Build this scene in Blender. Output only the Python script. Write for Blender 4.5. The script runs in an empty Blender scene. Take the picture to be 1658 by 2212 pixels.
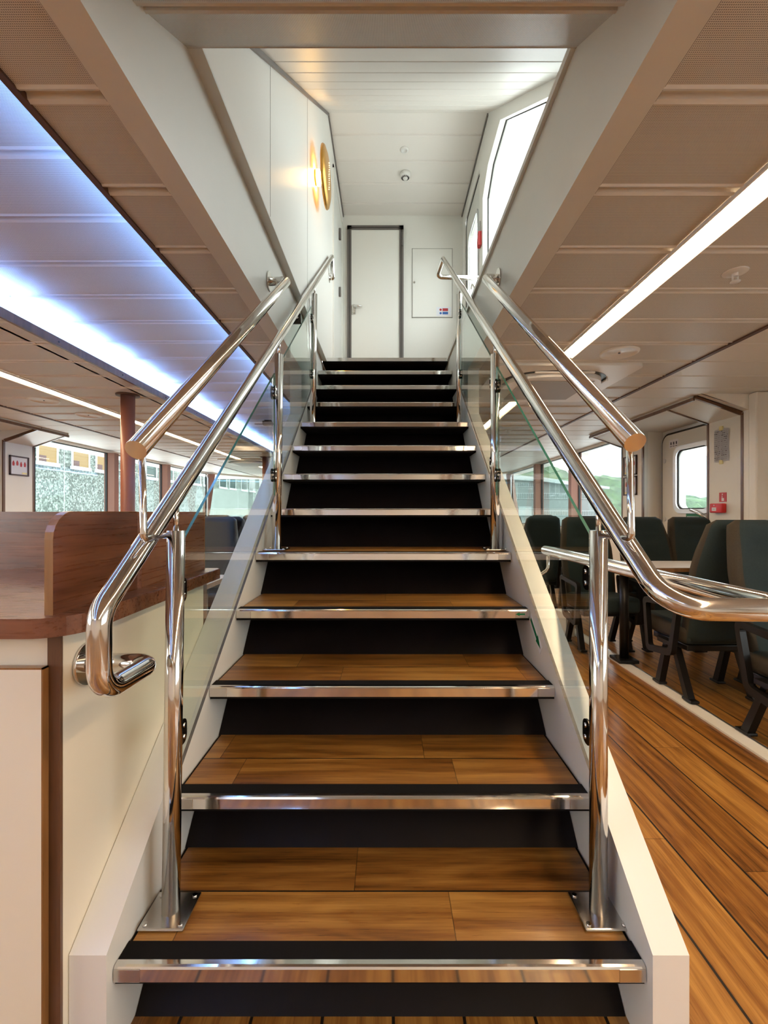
import bpy, bmesh, math, random
from mathutils import Vector, Matrix
random.seed(7)
S = bpy.context.scene
COL = S.collection
PI = math.pi

# ------------------------------------------------------------------ camera, world, exposure
CZ = 1.129                      # eye height above the lower deck
F = 960.0                       # focal length in pixels of the 1658 x 2212 frame
VPX = 835.0
cam_d = bpy.data.cameras.new('camera')
cam = bpy.data.objects.new('camera', cam_d)
COL.objects.link(cam)
cam.location = (0, 0, CZ)
cam.rotation_euler = (PI / 2, 0, 0)
cam_d.sensor_fit = 'VERTICAL'
cam_d.sensor_height = 36.0
cam_d.lens = 36.0 * F / 2212.0
cam_d.shift_x = -(VPX - 829.0) / 2212.0
cam_d.clip_start = 0.02
cam_d.clip_end = 2000
S.camera = cam
S.view_settings.view_transform = 'Standard'
S.view_settings.look = 'None'
S.view_settings.exposure = 0.6
S.view_settings.gamma = 1.0
S.view_settings.use_curve_mapping = False

SKY = 5.0
WARM_E = 40.0
COVE_E = 150.0
w = bpy.data.worlds.new('World')
S.world = w
w.use_nodes = True
nt = w.node_tree
nt.nodes['Background'].inputs[0].default_value = (0.94, 0.97, 1.0, 1)
nt.nodes['Background'].inputs[1].default_value = SKY
try:
    S.cycles.max_bounces = 10
    S.cycles.transparent_max_bounces = 24
    S.cycles.glossy_bounces = 6
    S.cycles.caustics_reflective = False
    S.cycles.caustics_refractive = False
    S.cycles.sample_clamp_indirect = 6.0
    S.cycles.use_denoising = True
except Exception:
    pass


def X(px, d):
    return (px - VPX) * d / F


def Z(py, d):
    return CZ + (1106.0 - py) * d / F


# ------------------------------------------------------------------ materials
class NT:
    def __init__(s, name):
        s.m = bpy.data.materials.new(name)
        s.m.use_nodes = True
        s.t = s.m.node_tree
        s.b = s.t.nodes['Principled BSDF']

    def n(s, typ, **kw):
        nd = s.t.nodes.new(typ)
        for k, v in kw.items():
            setattr(nd, k, v)
        return nd

    def l(s, a, b):
        s.t.links.new(a, b)

    def math(s, op, a, b=None, c=None):
        nd = s.n('ShaderNodeMath', operation=op)
        for i, v in enumerate((a, b, c)):
            if v is None:
                continue
            if isinstance(v, (int, float)):
                nd.inputs[i].default_value = v
            else:
                s.l(v, nd.inputs[i])
        return nd.outputs[0]

    def mix(s, fac, a, b):
        nd = s.n('ShaderNodeMix', data_type='RGBA')
        for i, v in ((0, fac), (6, a), (7, b)):
            if isinstance(v, (int, float)):
                nd.inputs[i].default_value = v
            elif isinstance(v, tuple):
                nd.inputs[i].default_value = (*v, 1)
            else:
                s.l(v, nd.inputs[i])
        return nd.outputs[2]

    def coord(s):
        tc = s.n('ShaderNodeTexCoord')
        sep = s.n('ShaderNodeSeparateXYZ')
        s.l(tc.outputs['Object'], sep.inputs[0])
        return tc.outputs['Object'], sep.outputs[0], sep.outputs[1], sep.outputs[2]

    def combine(s, x, y, z):
        nd = s.n('ShaderNodeCombineXYZ')
        for i, v in enumerate((x, y, z)):
            if isinstance(v, (int, float)):
                nd.inputs[i].default_value = v
            else:
                s.l(v, nd.inputs[i])
        return nd.outputs[0]

    def noise(s, vec, scale, detail=3.0, rough=0.55, dist=0.0):
        nd = s.n('ShaderNodeTexNoise')
        s.l(vec, nd.inputs['Vector'])
        nd.inputs['Scale'].default_value = scale
        nd.inputs['Detail'].default_value = detail
        nd.inputs['Roughness'].default_value = rough
        nd.inputs['Distortion'].default_value = dist
        return nd.outputs[0]

    def ramp(s, fac, stops):
        nd = s.n('ShaderNodeValToRGB')
        e = nd.color_ramp.elements
        while len(e) < len(stops):
            e.new(0.5)
        for k, (p, c) in enumerate(stops):
            e[k].position = p
            e[k].color = (*c, 1)
        s.l(fac, nd.inputs[0])
        return nd.outputs[0]

    def bump(s, h, strength=0.1, dist=0.01):
        nd = s.n('ShaderNodeBump')
        nd.inputs['Strength'].default_value = strength
        nd.inputs['Distance'].default_value = dist
        s.l(h, nd.inputs['Height'])
        s.l(nd.outputs[0], s.b.inputs['Normal'])

    def set(s, color=None, rough=None, metal=None, coat=None, coat_rough=None, spec=None):
        b = s.b
        if color is not None:
            if isinstance(color, tuple):
                b.inputs['Base Color'].default_value = (*color, 1)
            else:
                s.l(color, b.inputs['Base Color'])
        if rough is not None:
            if isinstance(rough, (int, float)):
                b.inputs['Roughness'].default_value = rough
            else:
                s.l(rough, b.inputs['Roughness'])
        if metal is not None:
            b.inputs['Metallic'].default_value = metal
        if coat is not None:
            b.inputs['Coat Weight'].default_value = coat
        if coat_rough is not None:
            b.inputs['Coat Roughness'].default_value = coat_rough
        if spec is not None:
            b.inputs['Specular IOR Level'].default_value = spec
        return s.m


def plain(name, color, rough=0.5, metal=0.0, var=0.04, scale=6.0, coat=0.0, spec=0.5):
    s = NT(name)
    v, x, y, z = s.coord()
    f = s.noise(v, scale, 3)
    a = tuple(max(0, c * (1 - var)) for c in color)
    b = tuple(min(1, c * (1 + var)) for c in color)
    s.set(s.mix(f, a, b), rough, metal, coat, 0.1, spec)
    return s.m


def emit(name, color, strength):
    s = NT(name)
    s.b.inputs['Base Color'].default_value = (0.01, 0.01, 0.01, 1)
    s.b.inputs['Emission Color'].default_value = (*color, 1)
    s.b.inputs['Emission Strength'].default_value = strength
    return s.m


def steel(name, rough=0.09, tint=(0.78, 0.76, 0.73)):
    s = NT(name)
    v, x, y, z = s.coord()
    f = s.noise(v, 9.0, 2)
    s.set(s.mix(f, tuple(c * .95 for c in tint), tint), s.math('MULTIPLY_ADD', f, 0.06, rough - 0.03), 1.0)
    return s.m


def glass(name, tint, refl=1.0, haze=0.0):
    m = bpy.data.materials.new(name)
    m.use_nodes = True
    t = m.node_tree
    t.nodes.clear()
    out = t.nodes.new('ShaderNodeOutputMaterial')
    tr = t.nodes.new('ShaderNodeBsdfTransparent')
    tr.inputs[0].default_value = (*tint, 1)
    gl = t.nodes.new('ShaderNodeBsdfGlossy')
    gl.inputs['Roughness'].default_value = 0.01
    gl.inputs[0].default_value = (refl, refl, refl, 1)
    lw = t.nodes.new('ShaderNodeLayerWeight')
    lw.inputs[0].default_value = 0.5
    pw = t.nodes.new('ShaderNodeMath')
    pw.operation = 'POWER'
    pw.inputs[1].default_value = 4.5
    ma = t.nodes.new('ShaderNodeMath')
    ma.operation = 'MULTIPLY_ADD'
    ma.inputs[1].default_value = 0.80
    ma.inputs[2].default_value = 0.035
    mx = t.nodes.new('ShaderNodeMixShader')
    t.links.new(lw.outputs['Facing'], pw.inputs[0])
    t.links.new(pw.outputs[0], ma.inputs[0])
    t.links.new(ma.outputs[0], mx.inputs[0])
    t.links.new(tr.outputs[0], mx.inputs[1])
    t.links.new(gl.outputs[0], mx.inputs[2])
    t.links.new(mx.outputs[0], out.inputs[0])
    return m


def wood(name, along, ramp, plank=0.0, off=0.0, seam=0.0, butt=0.0, gloss=0.35, fig=1.0, line=(0.012, 0.009, 0.007), coat=0.25, scale=1.0):
    """grain runs along axis 0 (X) or 1 (Y) or 2 (Z); plank width across; dark caulk seam width"""
    s = NT(name)
    v, x, y, z = s.coord()
    axes = [x, y, z]
    a = axes[along]
    if along == 0:
        c, o = y, z
    elif along == 1:
        c, o = x, z
    else:
        c, o = y, x
    info = s.n('ShaderNodeObjectInfo')
    rnd = s.math('MULTIPLY', info.outputs['Random'], 37.0)
    if plank:
        q = s.math('DIVIDE', s.math('SUBTRACT', c, off), plank)
        pid = s.math('FLOOR', q)
        fr = s.math('SUBTRACT', q, pid)
        wn = s.n('ShaderNodeTexWhiteNoise', noise_dimensions='1D')
        s.l(s.math('ADD', pid, rnd), wn.inputs['W'])
        pr = wn.outputs[0]
        # butt joints
        L = butt if butt else 50.0
        al = s.math('ADD', s.math('DIVIDE', a, L), s.math('MULTIPLY', pr, 7.31))
        bid = s.math('FLOOR', al)
        bf = s.math('SUBTRACT', al, bid)
        wn2 = s.n('ShaderNodeTexWhiteNoise', noise_dimensions='1D')
        s.l(s.math('ADD', s.math('MULTIPLY', bid, 3.17), s.math('MULTIPLY', pr, 91.0)), wn2.inputs['W'])
        br = wn2.outputs[0]
    else:
        br = s.math('MULTIPLY', info.outputs['Random'], 1.0)
    seed = s.math('ADD', s.math('MULTIPLY', br, 23.0), rnd)
    a_s = s.math('MULTIPLY', a, 1.0 * scale)
    c_s = s.math('MULTIPLY', c, 7.0 * scale)
    vec = s.combine(s.math('ADD', a_s, seed), s.math('ADD', c_s, seed), s.math('ADD', s.math('MULTIPLY', o, 7.0 * scale), seed))
    big = s.noise(vec, 1.6, 3, 0.5, 0.6)
    wv = s.n('ShaderNodeTexWave', wave_type='BANDS', bands_direction='Y')
    s.l(vec, wv.inputs['Vector'])
    wv.inputs['Scale'].default_value = 0.9
    wv.inputs['Distortion'].default_value = 9.0 * fig
    wv.inputs['Detail'].default_value = 3
    wv.inputs['Detail Scale'].default_value = 0.7
    vec2 = s.combine(s.math('ADD', s.math('MULTIPLY', a, 5.0), seed), s.math('MULTIPLY', c, 150.0), s.math('MULTIPLY', o, 150.0))
    fine = s.noise(vec2, 1.0, 4, 0.6)
    g = s.math('ADD', s.math('ADD', s.math('MULTIPLY', big, 0.50), s.math('MULTIPLY', wv.outputs[1], 0.10)), s.math('MULTIPLY', fine, 0.42))
    # cathedral figure: warped rings cut by the board, and short dark flecks
    vec3 = s.combine(s.math('ADD', s.math('MULTIPLY', a, 2.2), seed), s.math('ADD', s.math('MULTIPLY', c, 16.0), seed), s.math('MULTIPLY', o, 16.0))
    cath = s.math('SINE', s.math('MULTIPLY', s.noise(vec3, 0.55, 2, 0.45, 0.3), 60.0))
    g = s.math('ADD', g, s.math('MULTIPLY', cath, 0.028))
    vec4 = s.combine(s.math('ADD', s.math('MULTIPLY', a, 14.0), seed), s.math('MULTIPLY', c, 260.0), s.math('MULTIPLY', o, 260.0))
    fleck = s.noise(vec4, 1.0, 2, 0.5)
    g = s.math('SUBTRACT', g, s.math('MULTIPLY', s.math('GREATER_THAN', fleck, 0.64), 0.07))
    g = s.math('ADD', g, s.math('MULTIPLY_ADD', br, 0.16, -0.08))
    col = s.ramp(g, ramp)
    if plank:
        if butt:
            m2 = s.math('LESS_THAN', bf, 0.0022 / butt)
            col = s.mix(s.math('MULTIPLY', m2, 0.7), col, tuple(c_ * .25 for c_ in ramp[0][1]))
        if seam:
            m1 = s.math('LESS_THAN', fr, seam / plank)
            col = s.mix(m1, col, line)
    s.set(col, s.math('MULTIPLY_ADD', fine, 0.18, gloss - 0.08), 0.0, coat, 0.18)
    s.bump(fine, 0.08, 0.002)
    return s.m


def perforated(name, color, off, pitch=0.301, holes=True):
    s = NT(name)
    v, x, y, z = s.coord()
    f = s.noise(v, 1.5, 2)
    col = s.mix(f, tuple(c * .97 for c in color), color)
    if holes:
        k = 2 * PI / 0.0058
        h = s.math('MULTIPLY', s.math('SINE', s.math('MULTIPLY', s.math('ADD', x, y), k * .7)), s.math('SINE', s.math('MULTIPLY', s.math('SUBTRACT', x, y), k * .7)))
        hole = s.math('GREATER_THAN', h, 0.30)
        q = s.math('DIVIDE', s.math('SUBTRACT', y, off), pitch)
        fr = s.math('FRACT', q)
        band = s.math('MULTIPLY', s.math('GREATER_THAN', fr, 0.085), s.math('LESS_THAN', fr, 0.915))
        col = s.mix(s.math('MULTIPLY', s.math('MULTIPLY', hole, band), 0.72), col, (0.03, 0.026, 0.022))
    s.set(col, 0.42)
    return s.m


WHITE = (0.78, 0.78, 0.74)
M = {}
M['white'] = plain('white_laminate', (0.74, 0.745, 0.70), 0.38, var=.02)
M['wall'] = plain('white_wall_panel', (0.86, 0.85, 0.80), 0.34, var=.02, scale=1.0)
M['cream'] = plain('cream_laminate', (0.80, 0.73, 0.60), 0.30, var=.015)
M['stringer'] = plain('stringer_paint', (0.80, 0.79, 0.76), 0.28, var=.015, coat=0.2)
M['plank_p'] = perforated('perforated_plank', (0.76, 0.75, 0.71), 1.023)
M['plank_s'] = perforated('smooth_plank', (0.80, 0.80, 0.77), 1.023, holes=False)
M['plank_u'] = perforated('upper_plank', (0.85, 0.81, 0.76), 1.023, holes=False)
M['plank_r'] = perforated('recess_plank', (0.74, 0.77, 0.82), 1.357, 0.302)  # white boards, base colour tinted with the blue of the cove light
M['steel'] = steel('polished_steel')
M['steel_dull'] = steel('satin_steel', 0.2, (0.62, 0.60, 0.57))
M['alu'] = steel('aluminium_frame', 0.35, (0.75, 0.76, 0.78))
M['oak'] = wood('oak_plank_floor', 1, [(0.28, (0.08, 0.026, 0.0045)), (0.47, (0.25, 0.098, 0.017)), (0.68, (0.45, 0.220, 0.048))], plank=0.158, off=0.804 - .158 * 12 - .003, seam=0.0072, butt=1.25)
M['oak_x'] = wood('oak_tread_board', 0, [(0.28, (0.08, 0.026, 0.0045)), (0.47, (0.25, 0.098, 0.017)), (0.68, (0.45, 0.220, 0.048))], plank=0.15, off=-0.118, seam=0.004, butt=0.62)
M['walnut'] = wood('walnut_laminate', 0, [(0.2, (0.045, 0.014, 0.006)), (0.45, (0.15, 0.048, 0.019)), (0.75, (0.27, 0.10, 0.045))], fig=1.5, gloss=0.28, scale=1.6)
M['walnut_y'] = wood('walnut_laminate_side', 1, [(0.2, (0.045, 0.014, 0.006)), (0.45, (0.15, 0.048, 0.019)), (0.75, (0.27, 0.10, 0.045))], fig=1.5, gloss=0.28, scale=1.6)
M['edge_wood'] = wood('light_wood_edging', 2, [(0.2, (0.16, 0.07, 0.02)), (0.5, (0.27, 0.125, 0.04)), (0.8, (0.36, 0.18, 0.065))], gloss=0.3)
M['trim_wood'] = wood('brown_wood_trim', 2, [(0.2, (0.05, 0.022, 0.010)), (0.5, (0.115, 0.050, 0.022)), (0.8, (0.17, 0.08, 0.038))], gloss=0.35)
M['black'] = plain('black_rubber', (0.006, 0.005, 0.005), 0.8, var=.2, spec=.15)
M['riser'] = plain('black_riser_vinyl', (0.006, 0.004, 0.004), 0.5, var=.4, scale=14, spec=.14)
M['black_gloss'] = plain('black_plastic', (0.006, 0.0055, 0.0055), 0.35, var=.1, spec=.3)
M['bracket'] = plain('black_polished_clamp', (0.03, 0.025, 0.022), 0.12, metal=.8, var=.1)
M['dark_gap'] = plain('dark_shadow_gasket', (0.03, 0.028, 0.026), 0.7, var=.1)
M['brown_edge'] = plain('brown_recess_trim', (0.09, 0.04, 0.025), 0.5, var=.1)
M['grey_frame'] = plain('grey_door_frame', (0.16, 0.14, 0.13), 0.45, var=.05)
M['pillar'] = plain('red_brown_paint', (0.27, 0.095, 0.05), 0.42, var=.04)
M['mullion'] = plain('rust_mullion_paint', (0.26, 0.11, 0.07), 0.5, var=.04)
M['fabric'] = plain('dark_teal_wool', (0.013, 0.027, 0.030), 0.9, var=.25, scale=120)
M['fabric_side'] = plain('olive_brown_wool', (0.036, 0.029, 0.018), 0.9, var=.25, scale=120)
M['leather'] = plain('black_leather', (0.022, 0.024, 0.028), 0.42, var=.2, scale=30)
M['table'] = plain('white_table_laminate', (0.75, 0.74, 0.74), 0.35, var=.01)
M['red'] = plain('red_plastic', (0.60, 0.015, 0.015), 0.35, var=.05)
M['red_sign'] = plain('red_sign_plate', (0.45, 0.01, 0.015), 0.4, var=.03)
M['green'] = plain('green_sign_plate', (0.0, 0.16, 0.06), 0.4, var=.03)
M['blue'] = plain('blue_sign_print', (0.02, 0.12, 0.42), 0.4, var=.03)
M['paper'] = plain('white_paper', (0.82, 0.83, 0.88), 0.7, var=.02)
M['ink'] = plain('dark_ink', (0.08, 0.08, 0.11), 0.6, var=.05)
M['tape'] = plain('yellow_tape', (0.80, 0.72, 0.32), 0.5, var=.05)
M['photo'] = plain('print_paper', (0.70, 0.71, 0.75), 0.25, var=.03)
M['frame_dark'] = plain('dark_picture_frame', (0.05, 0.02, 0.018), 0.4, var=.1)
M['plastic'] = plain('white_plastic', (0.80, 0.79, 0.76), 0.35, var=.01)
M['plastic_dk'] = plain('grey_plastic', (0.40, 0.38, 0.35), 0.45, var=.02)
M['brass'] = plain('amber_brass_mesh', (0.60, 0.32, 0.07), 0.32, metal=.85, var=.15, scale=60)
M['glass'] = glass('balustrade_glass', (0.93, 0.975, 0.95))
M['pane'] = glass('window_glass', (0.95, 0.98, 0.965))
M['glass_edge'] = plain('green_glass_edge', (0.03, 0.16, 0.12), 0.15, var=.05, coat=.5)
M['led'] = emit('warm_led_diffuser', (1.0, 0.71, 0.44), WARM_E)
M['cove'] = emit('cool_cove_led', (0.26, 0.46, 1.0), COVE_E)
M['cove_dim'] = emit('blue_cove_led', (0.22, 0.47, 1.0), 22.0)
M['bulb'] = emit('amber_lamp_glow', (1.0, 0.55, 0.14), 85.0)
M['glow'] = emit('lamp_hole_glow', (1.0, 0.7, 0.3), 4.0)
M['lit'] = emit('lit_office_interior', (1.0, 0.62, 0.12), 0.45)
M['concrete_w'] = plain('white_window_frame', (0.36, 0.39, 0.40), 0.5, var=.02)
M['dark_glass'] = plain('dark_window_pane', (0.05, 0.075, 0.075), 0.1, var=.3, scale=2)
M['grey_clad'] = plain('grey_cladding', (0.12, 0.14, 0.14), 0.7, var=.08, scale=.6)
M['clad_l'] = plain('pale_cladding', (0.25, 0.29, 0.29), 0.7, var=.05, scale=.3)
M['tree'] = plain('spruce_green', (0.035, 0.085, 0.04), 0.9, var=.6, scale=.6)
M['hill'] = plain('wooded_hill', (0.07, 0.15, 0.07), 0.9, var=.6, scale=.12)
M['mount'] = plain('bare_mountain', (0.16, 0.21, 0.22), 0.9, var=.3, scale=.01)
M['quay'] = plain('quay_concrete', (0.34, 0.35, 0.35), 0.9, var=.1)
# exposed aggregate facade
s_ = NT('exposed_aggregate')
v_, x_, y_, z_ = s_.coord()
vo = s_.n('ShaderNodeTexVoronoi')
s_.l(v_, vo.inputs['Vector'])
vo.inputs['Scale'].default_value = 22
sepc = s_.n('ShaderNodeSeparateColor')
s_.l(vo.outputs['Color'], sepc.inputs[0])
M['aggregate'] = s_.set(s_.ramp(sepc.outputs[0], [(0.0, (0.025, 0.036, 0.032)), (0.5, (0.07, 0.095, 0.085)), (1.0, (0.18, 0.22, 0.20))]), 0.8)
# forest canopy
s_ = NT('forest_canopy')
v_, x_, y_, z_ = s_.coord()
M['forest'] = s_.set(s_.ramp(s_.noise(v_, .5, 5, .7), [(0.3, (0.015, 0.035, 0.02)), (0.5, (0.04, 0.08, 0.04)), (0.75, (0.07, 0.13, 0.055))]), 0.9)


# ------------------------------------------------------------------ mesh helpers
def link(o):
    COL.objects.link(o)
    return o


def tag(o, label=None, cat=None, group=None, kind=None):
    if label:
        o['label'] = label
    if cat:
        o['category'] = cat
    if group:
        o['group'] = group
    if kind:
        o['kind'] = kind
    return o


def empty(name, loc=(0, 0, 0), label=None, cat=None, group=None, kind=None):
    o = bpy.data.objects.new(name, None)
    o.empty_display_size = 0.1
    o.location = loc
    link(o)
    return tag(o, label, cat, group, kind)


def wloc(o):
    p = Vector((0, 0, 0))
    while o is not None:
        p += o.location
        o = o.parent
    return p


class MB:
    """a bmesh that collects shapes (world coordinates) and becomes one mesh object"""

    def __init__(s):
        s.bm = bmesh.new()
        s.mi = 0

    def _mark(s, faces, smooth=False):
        for f in faces:
            f.material_index = s.mi
            f.smooth = smooth

    def box(s, x0, x1, y0, y1, z0, z1, bevel=0.0, seg=2):
        xs, ys, zs = sorted((x0, x1)), sorted((y0, y1)), sorted((z0, z1))
        v = [s.bm.verts.new((x, y, z)) for x in xs for y in ys for z in zs]
        idx = [(0, 1, 3, 2), (4, 6, 7, 5), (0, 4, 5, 1), (2, 3, 7, 6), (0, 2, 6, 4), (1, 5, 7, 3)]
        fs = [s.bm.faces.new([v[i] for i in q]) for q in idx]
        s._mark(fs)
        if bevel:
            es = list({e for f in fs for e in f.edges})
            r = bmesh.ops.bevel(s.bm, geom=es, offset=bevel, segments=seg, profile=0.5, affect='EDGES')
            for f in r['faces']:
                f.material_index = s.mi
        return s

    def prism(s, pts, axis, a0, a1, cap=True):
        """polygon pts (2D) extruded along axis; for axis 0 pts=(y,z); 1: (x,z); 2: (x,y)"""
        def mk(p, a):
            if axis == 0:
                return (a, p[0], p[1])
            if axis == 1:
                return (p[0], a, p[1])
            return (p[0], p[1], a)
        A = [s.bm.verts.new(mk(p, a0)) for p in pts]
        B = [s.bm.verts.new(mk(p, a1)) for p in pts]
        n = len(pts)
        fs = []
        for i in range(n):
            j = (i + 1) % n
            fs.append(s.bm.faces.new((A[i], A[j], B[j], B[i])))
        if cap:
            fs.append(s.bm.faces.new(A[::-1]))
            fs.append(s.bm.faces.new(B))
        s._mark(fs)
        return s

    def poly(s, pts3):
        f = s.bm.faces.new([s.bm.verts.new(p) for p in pts3])
        s._mark([f])
        return s

    def slab(s, pts3, thick):
        """planar polygon given thickness vector"""
        t = Vector(thick)
        A = [s.bm.verts.new(p) for p in pts3]
        B = [s.bm.verts.new(Vector(p) + t) for p in pts3]
        n = len(A)
        fs = [s.bm.faces.new(A[::-1]), s.bm.faces.new(B)]
        for i in range(n):
            j = (i + 1) % n
            fs.append(s.bm.faces.new((A[i], A[j], B[j], B[i])))
        s._mark(fs)
        return s

    def cyl(s, p0, p1, r, seg=24, r1=None, cap=True):
        p0, p1 = Vector(p0), Vector(p1)
        d = (p1 - p0).normalized()
        u = d.orthogonal().normalized()
        v = d.cross(u)
        r1 = r if r1 is None else r1
        A, B = [], []
        for i in range(seg):
            a = 2 * PI * i / seg
            o = u * math.cos(a) + v * math.sin(a)
            A.append(s.bm.verts.new(p0 + o * r))
            B.append(s.bm.verts.new(p1 + o * r1))
        fs = [s.bm.faces.new((A[i], A[(i + 1) % seg], B[(i + 1) % seg], B[i])) for i in range(seg)]
        s._mark(fs, True)
        if cap:
            c = [s.bm.faces.new(A[::-1]), s.bm.faces.new(B)]
            s._mark(c)
        return s

    def tube(s, pts, r, fillet=0.0, seg=20, fs=8, cap=True):
        P = [Vector(p) for p in pts]
        path = [P[0]]
        for i in range(1, len(P) - 1):
            a, b, c = P[i - 1], P[i], P[i + 1]
            d1, d2 = (a - b).normalized(), (c - b).normalized()
            ang = d1.angle(d2)
            fi = fillet[i - 1] if isinstance(fillet, (list, tuple)) else fillet
            if fi <= 0 or ang > PI - 0.01:
                path.append(b)
                continue
            t = min(fi / math.tan(ang / 2), (a - b).length * .49, (c - b).length * .49)
            rr = t * math.tan(ang / 2)
            cen = b + (d1 + d2).normalized() * (rr / math.sin(ang / 2))
            s0, s1 = b + d1 * t, b + d2 * t
            va, vb = s0 - cen, s1 - cen
            tot = va.angle(vb)
            ax = va.cross(vb).normalized()
            for k in range(fs + 1):
                path.append(cen + Matrix.Rotation(tot * k / fs, 3, ax) @ va)
        path.append(P[-1])
        rings = []
        T0 = (path[1] - path[0]).normalized()
        u = T0.orthogonal().normalized()
        prev = T0
        for i, p in enumerate(path):
            if i == 0:
                T = T0
            elif i == len(path) - 1:
                T = (path[-1] - path[-2]).normalized()
            else:
                T = ((path[i + 1] - p).normalized() + (p - path[i - 1]).normalized()).normalized()
            q = prev.rotation_difference(T)
            u = (q @ u)
            u = (u - T * u.dot(T)).normalized()
            prev = T
            v = T.cross(u)
            rings.append([s.bm.verts.new(p + (u * math.cos(2 * PI * k / seg) + v * math.sin(2 * PI * k / seg)) * r) for k in range(seg)])
        fc = []
        for a, b in zip(rings[:-1], rings[1:]):
            for k in range(seg):
                fc.append(s.bm.faces.new((a[k], a[(k + 1) % seg], b[(k + 1) % seg], b[k])))
        s._mark(fc, True)
        if cap:
            s._mark([s.bm.faces.new(rings[0][::-1]), s.bm.faces.new(rings[-1])])
        return s

    def lathe(s, prof, cen, seg=32, axis='Z'):
        """profile (r, h) revolved about an axis through cen"""
        rings = []
        for r, h in prof:
            ring = []
            for k in range(seg):
                a = 2 * PI * k / seg
                c, d = r * math.cos(a), r * math.sin(a)
                p = (c, d, h) if axis == 'Z' else ((h, c, d) if axis == 'X' else (c, h, d))
                ring.append(s.bm.verts.new(Vector(cen) + Vector(p)))
            rings.append(ring)
        fs = []
        for a, b in zip(rings[:-1], rings[1:]):
            for k in range(seg):
                fs.append(s.bm.faces.new((a[k], a[(k + 1) % seg], b[(k + 1) % seg], b[k])))
        s._mark(fs, True)
        if prof[0][0] > 1e-6:
            s._mark([s.bm.faces.new(rings[0][::-1])])
        if prof[-1][0] > 1e-6:
            s._mark([s.bm.faces.new(rings[-1])])
        return s

    def build(s, name, mats, parent=None, loc=None):
        if not isinstance(mats, (list, tuple)):
            mats = [mats]
        bmesh.ops.recalc_face_normals(s.bm, faces=s.bm.faces[:])
        base = wloc(parent) if parent is not None else Vector((0, 0, 0))
        off = Vector(loc) if loc is not None else base
        bmesh.ops.translate(s.bm, verts=s.bm.verts[:], vec=-off)
        me = bpy.data.meshes.new(name)
        s.bm.to_mesh(me)
        s.bm.free()
        for m in mats:
            me.materials.append(m)
        o = bpy.data.objects.new(name, me)
        o.location = off - base
        if parent is not None:
            o.parent = parent
        return link(o)


def struct(name, mb, mats, parent=None):
    o = mb.build(name, mats, parent)
    if parent is None:
        o['kind'] = 'structure'
    return o


def copy_tree(o, parent=None):
    c = o.copy()
    COL.objects.link(c)
    c.parent = parent
    for ch in [x for x in bpy.data.objects if x.parent == o]:
        copy_tree(ch, c)
    return c


def rrect(x0, x1, y0, y1, r, n=6):
    pts = []
    for cx, cy, a0 in ((x1 - r, y1 - r, 0), (x0 + r, y1 - r, 90), (x0 + r, y0 + r, 180), (x1 - r, y0 + r, 270)):
        for k in range(n + 1):
            a = math.radians(a0 + 90 * k / n)
            pts.append((cx + r * math.cos(a), cy + r * math.sin(a)))
    return pts


# ------------------------------------------------------------------ key dimensions
H = CZ + 0.96          # lower ceiling
HS = CZ + 0.97 - 0.02  # soffit of the stairwell beams
UP = 2.481             # upper deck level
SL, SR = -0.5645, 0.5355        # clear width of the stairs
SLO, SRO = -0.640, 0.609        # outer faces of the stringers
RISE, GO, Y1 = 0.19085, 0.2482, 0.9156


def plank_ceiling(name, x0, x1, y0, y1, z, mat, first, pitch=0.301, groove=0.02, depth=0.012, slope=None, thick=0.03):
    """boards running along X with a groove between each, as one sheet; slope=(z at y0, z at y1)"""
    def zz(y):
        if slope:
            return slope[0] + (slope[1] - slope[0]) * (y - y0) / (y1 - y0)
        return z
    ys = []
    k = math.ceil((y0 - first) / pitch)
    prof = [(y0, 0)]
    while first + k * pitch < y1 - 0.02:
        c = first + k * pitch
        if c > y0 + 0.02:
            l = groove * .45
            prof += [(c - groove / 2 - l * 1.6, 0), (c - groove / 2 - l, -depth * .34), (c - groove / 2, 0), (c - groove / 2 + .003, depth), (c + groove / 2 - .003, depth), (c + groove / 2, 0), (c + groove / 2 + l, -depth * .34), (c + groove / 2 + l * 1.6, 0)]
        k += 1
    prof.append((y1, 0))
    mb = MB()
    pts = [(y, zz(y) + d) for y, d in prof]
    bm = mb.bm
    A = [bm.verts.new((x0, y, q)) for y, q in pts]
    B = [bm.verts.new((x1, y, q)) for y, q in pts]
    A2 = [bm.verts.new((x0, y, q + thick)) for y, q in pts]
    B2 = [bm.verts.new((x1, y, q + thick)) for y, q in pts]
    n = len(pts)
    for i in range(n - 1):
        bm.faces.new((A[i], B[i], B[i + 1], A[i + 1]))
        bm.faces.new((A2[i], A2[i + 1], B2[i + 1], B2[i]))
        bm.faces.new((A[i], A[i + 1], A2[i + 1], A2[i]))
        bm.faces.new((B[i], B2[i], B2[i + 1], B[i + 1]))
    bm.faces.new((A[0], A2[0], B2[0], B[0]))
    bm.faces.new((A[-1], B[-1], B2[-1], A2[-1]))
    return struct(name, mb, mat)


# ------------------------------------------------------------------ lower deck: floor, ceilings
YB, YF = -3.6, 12.9           # back and front of the saloon
XL, XR = -4.33, 2.96          # window planes
struct('floor', MB().box(-4.9, 3.4, YB - .1, YF + .2, -0.05, 0.0), M['oak'])

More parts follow.
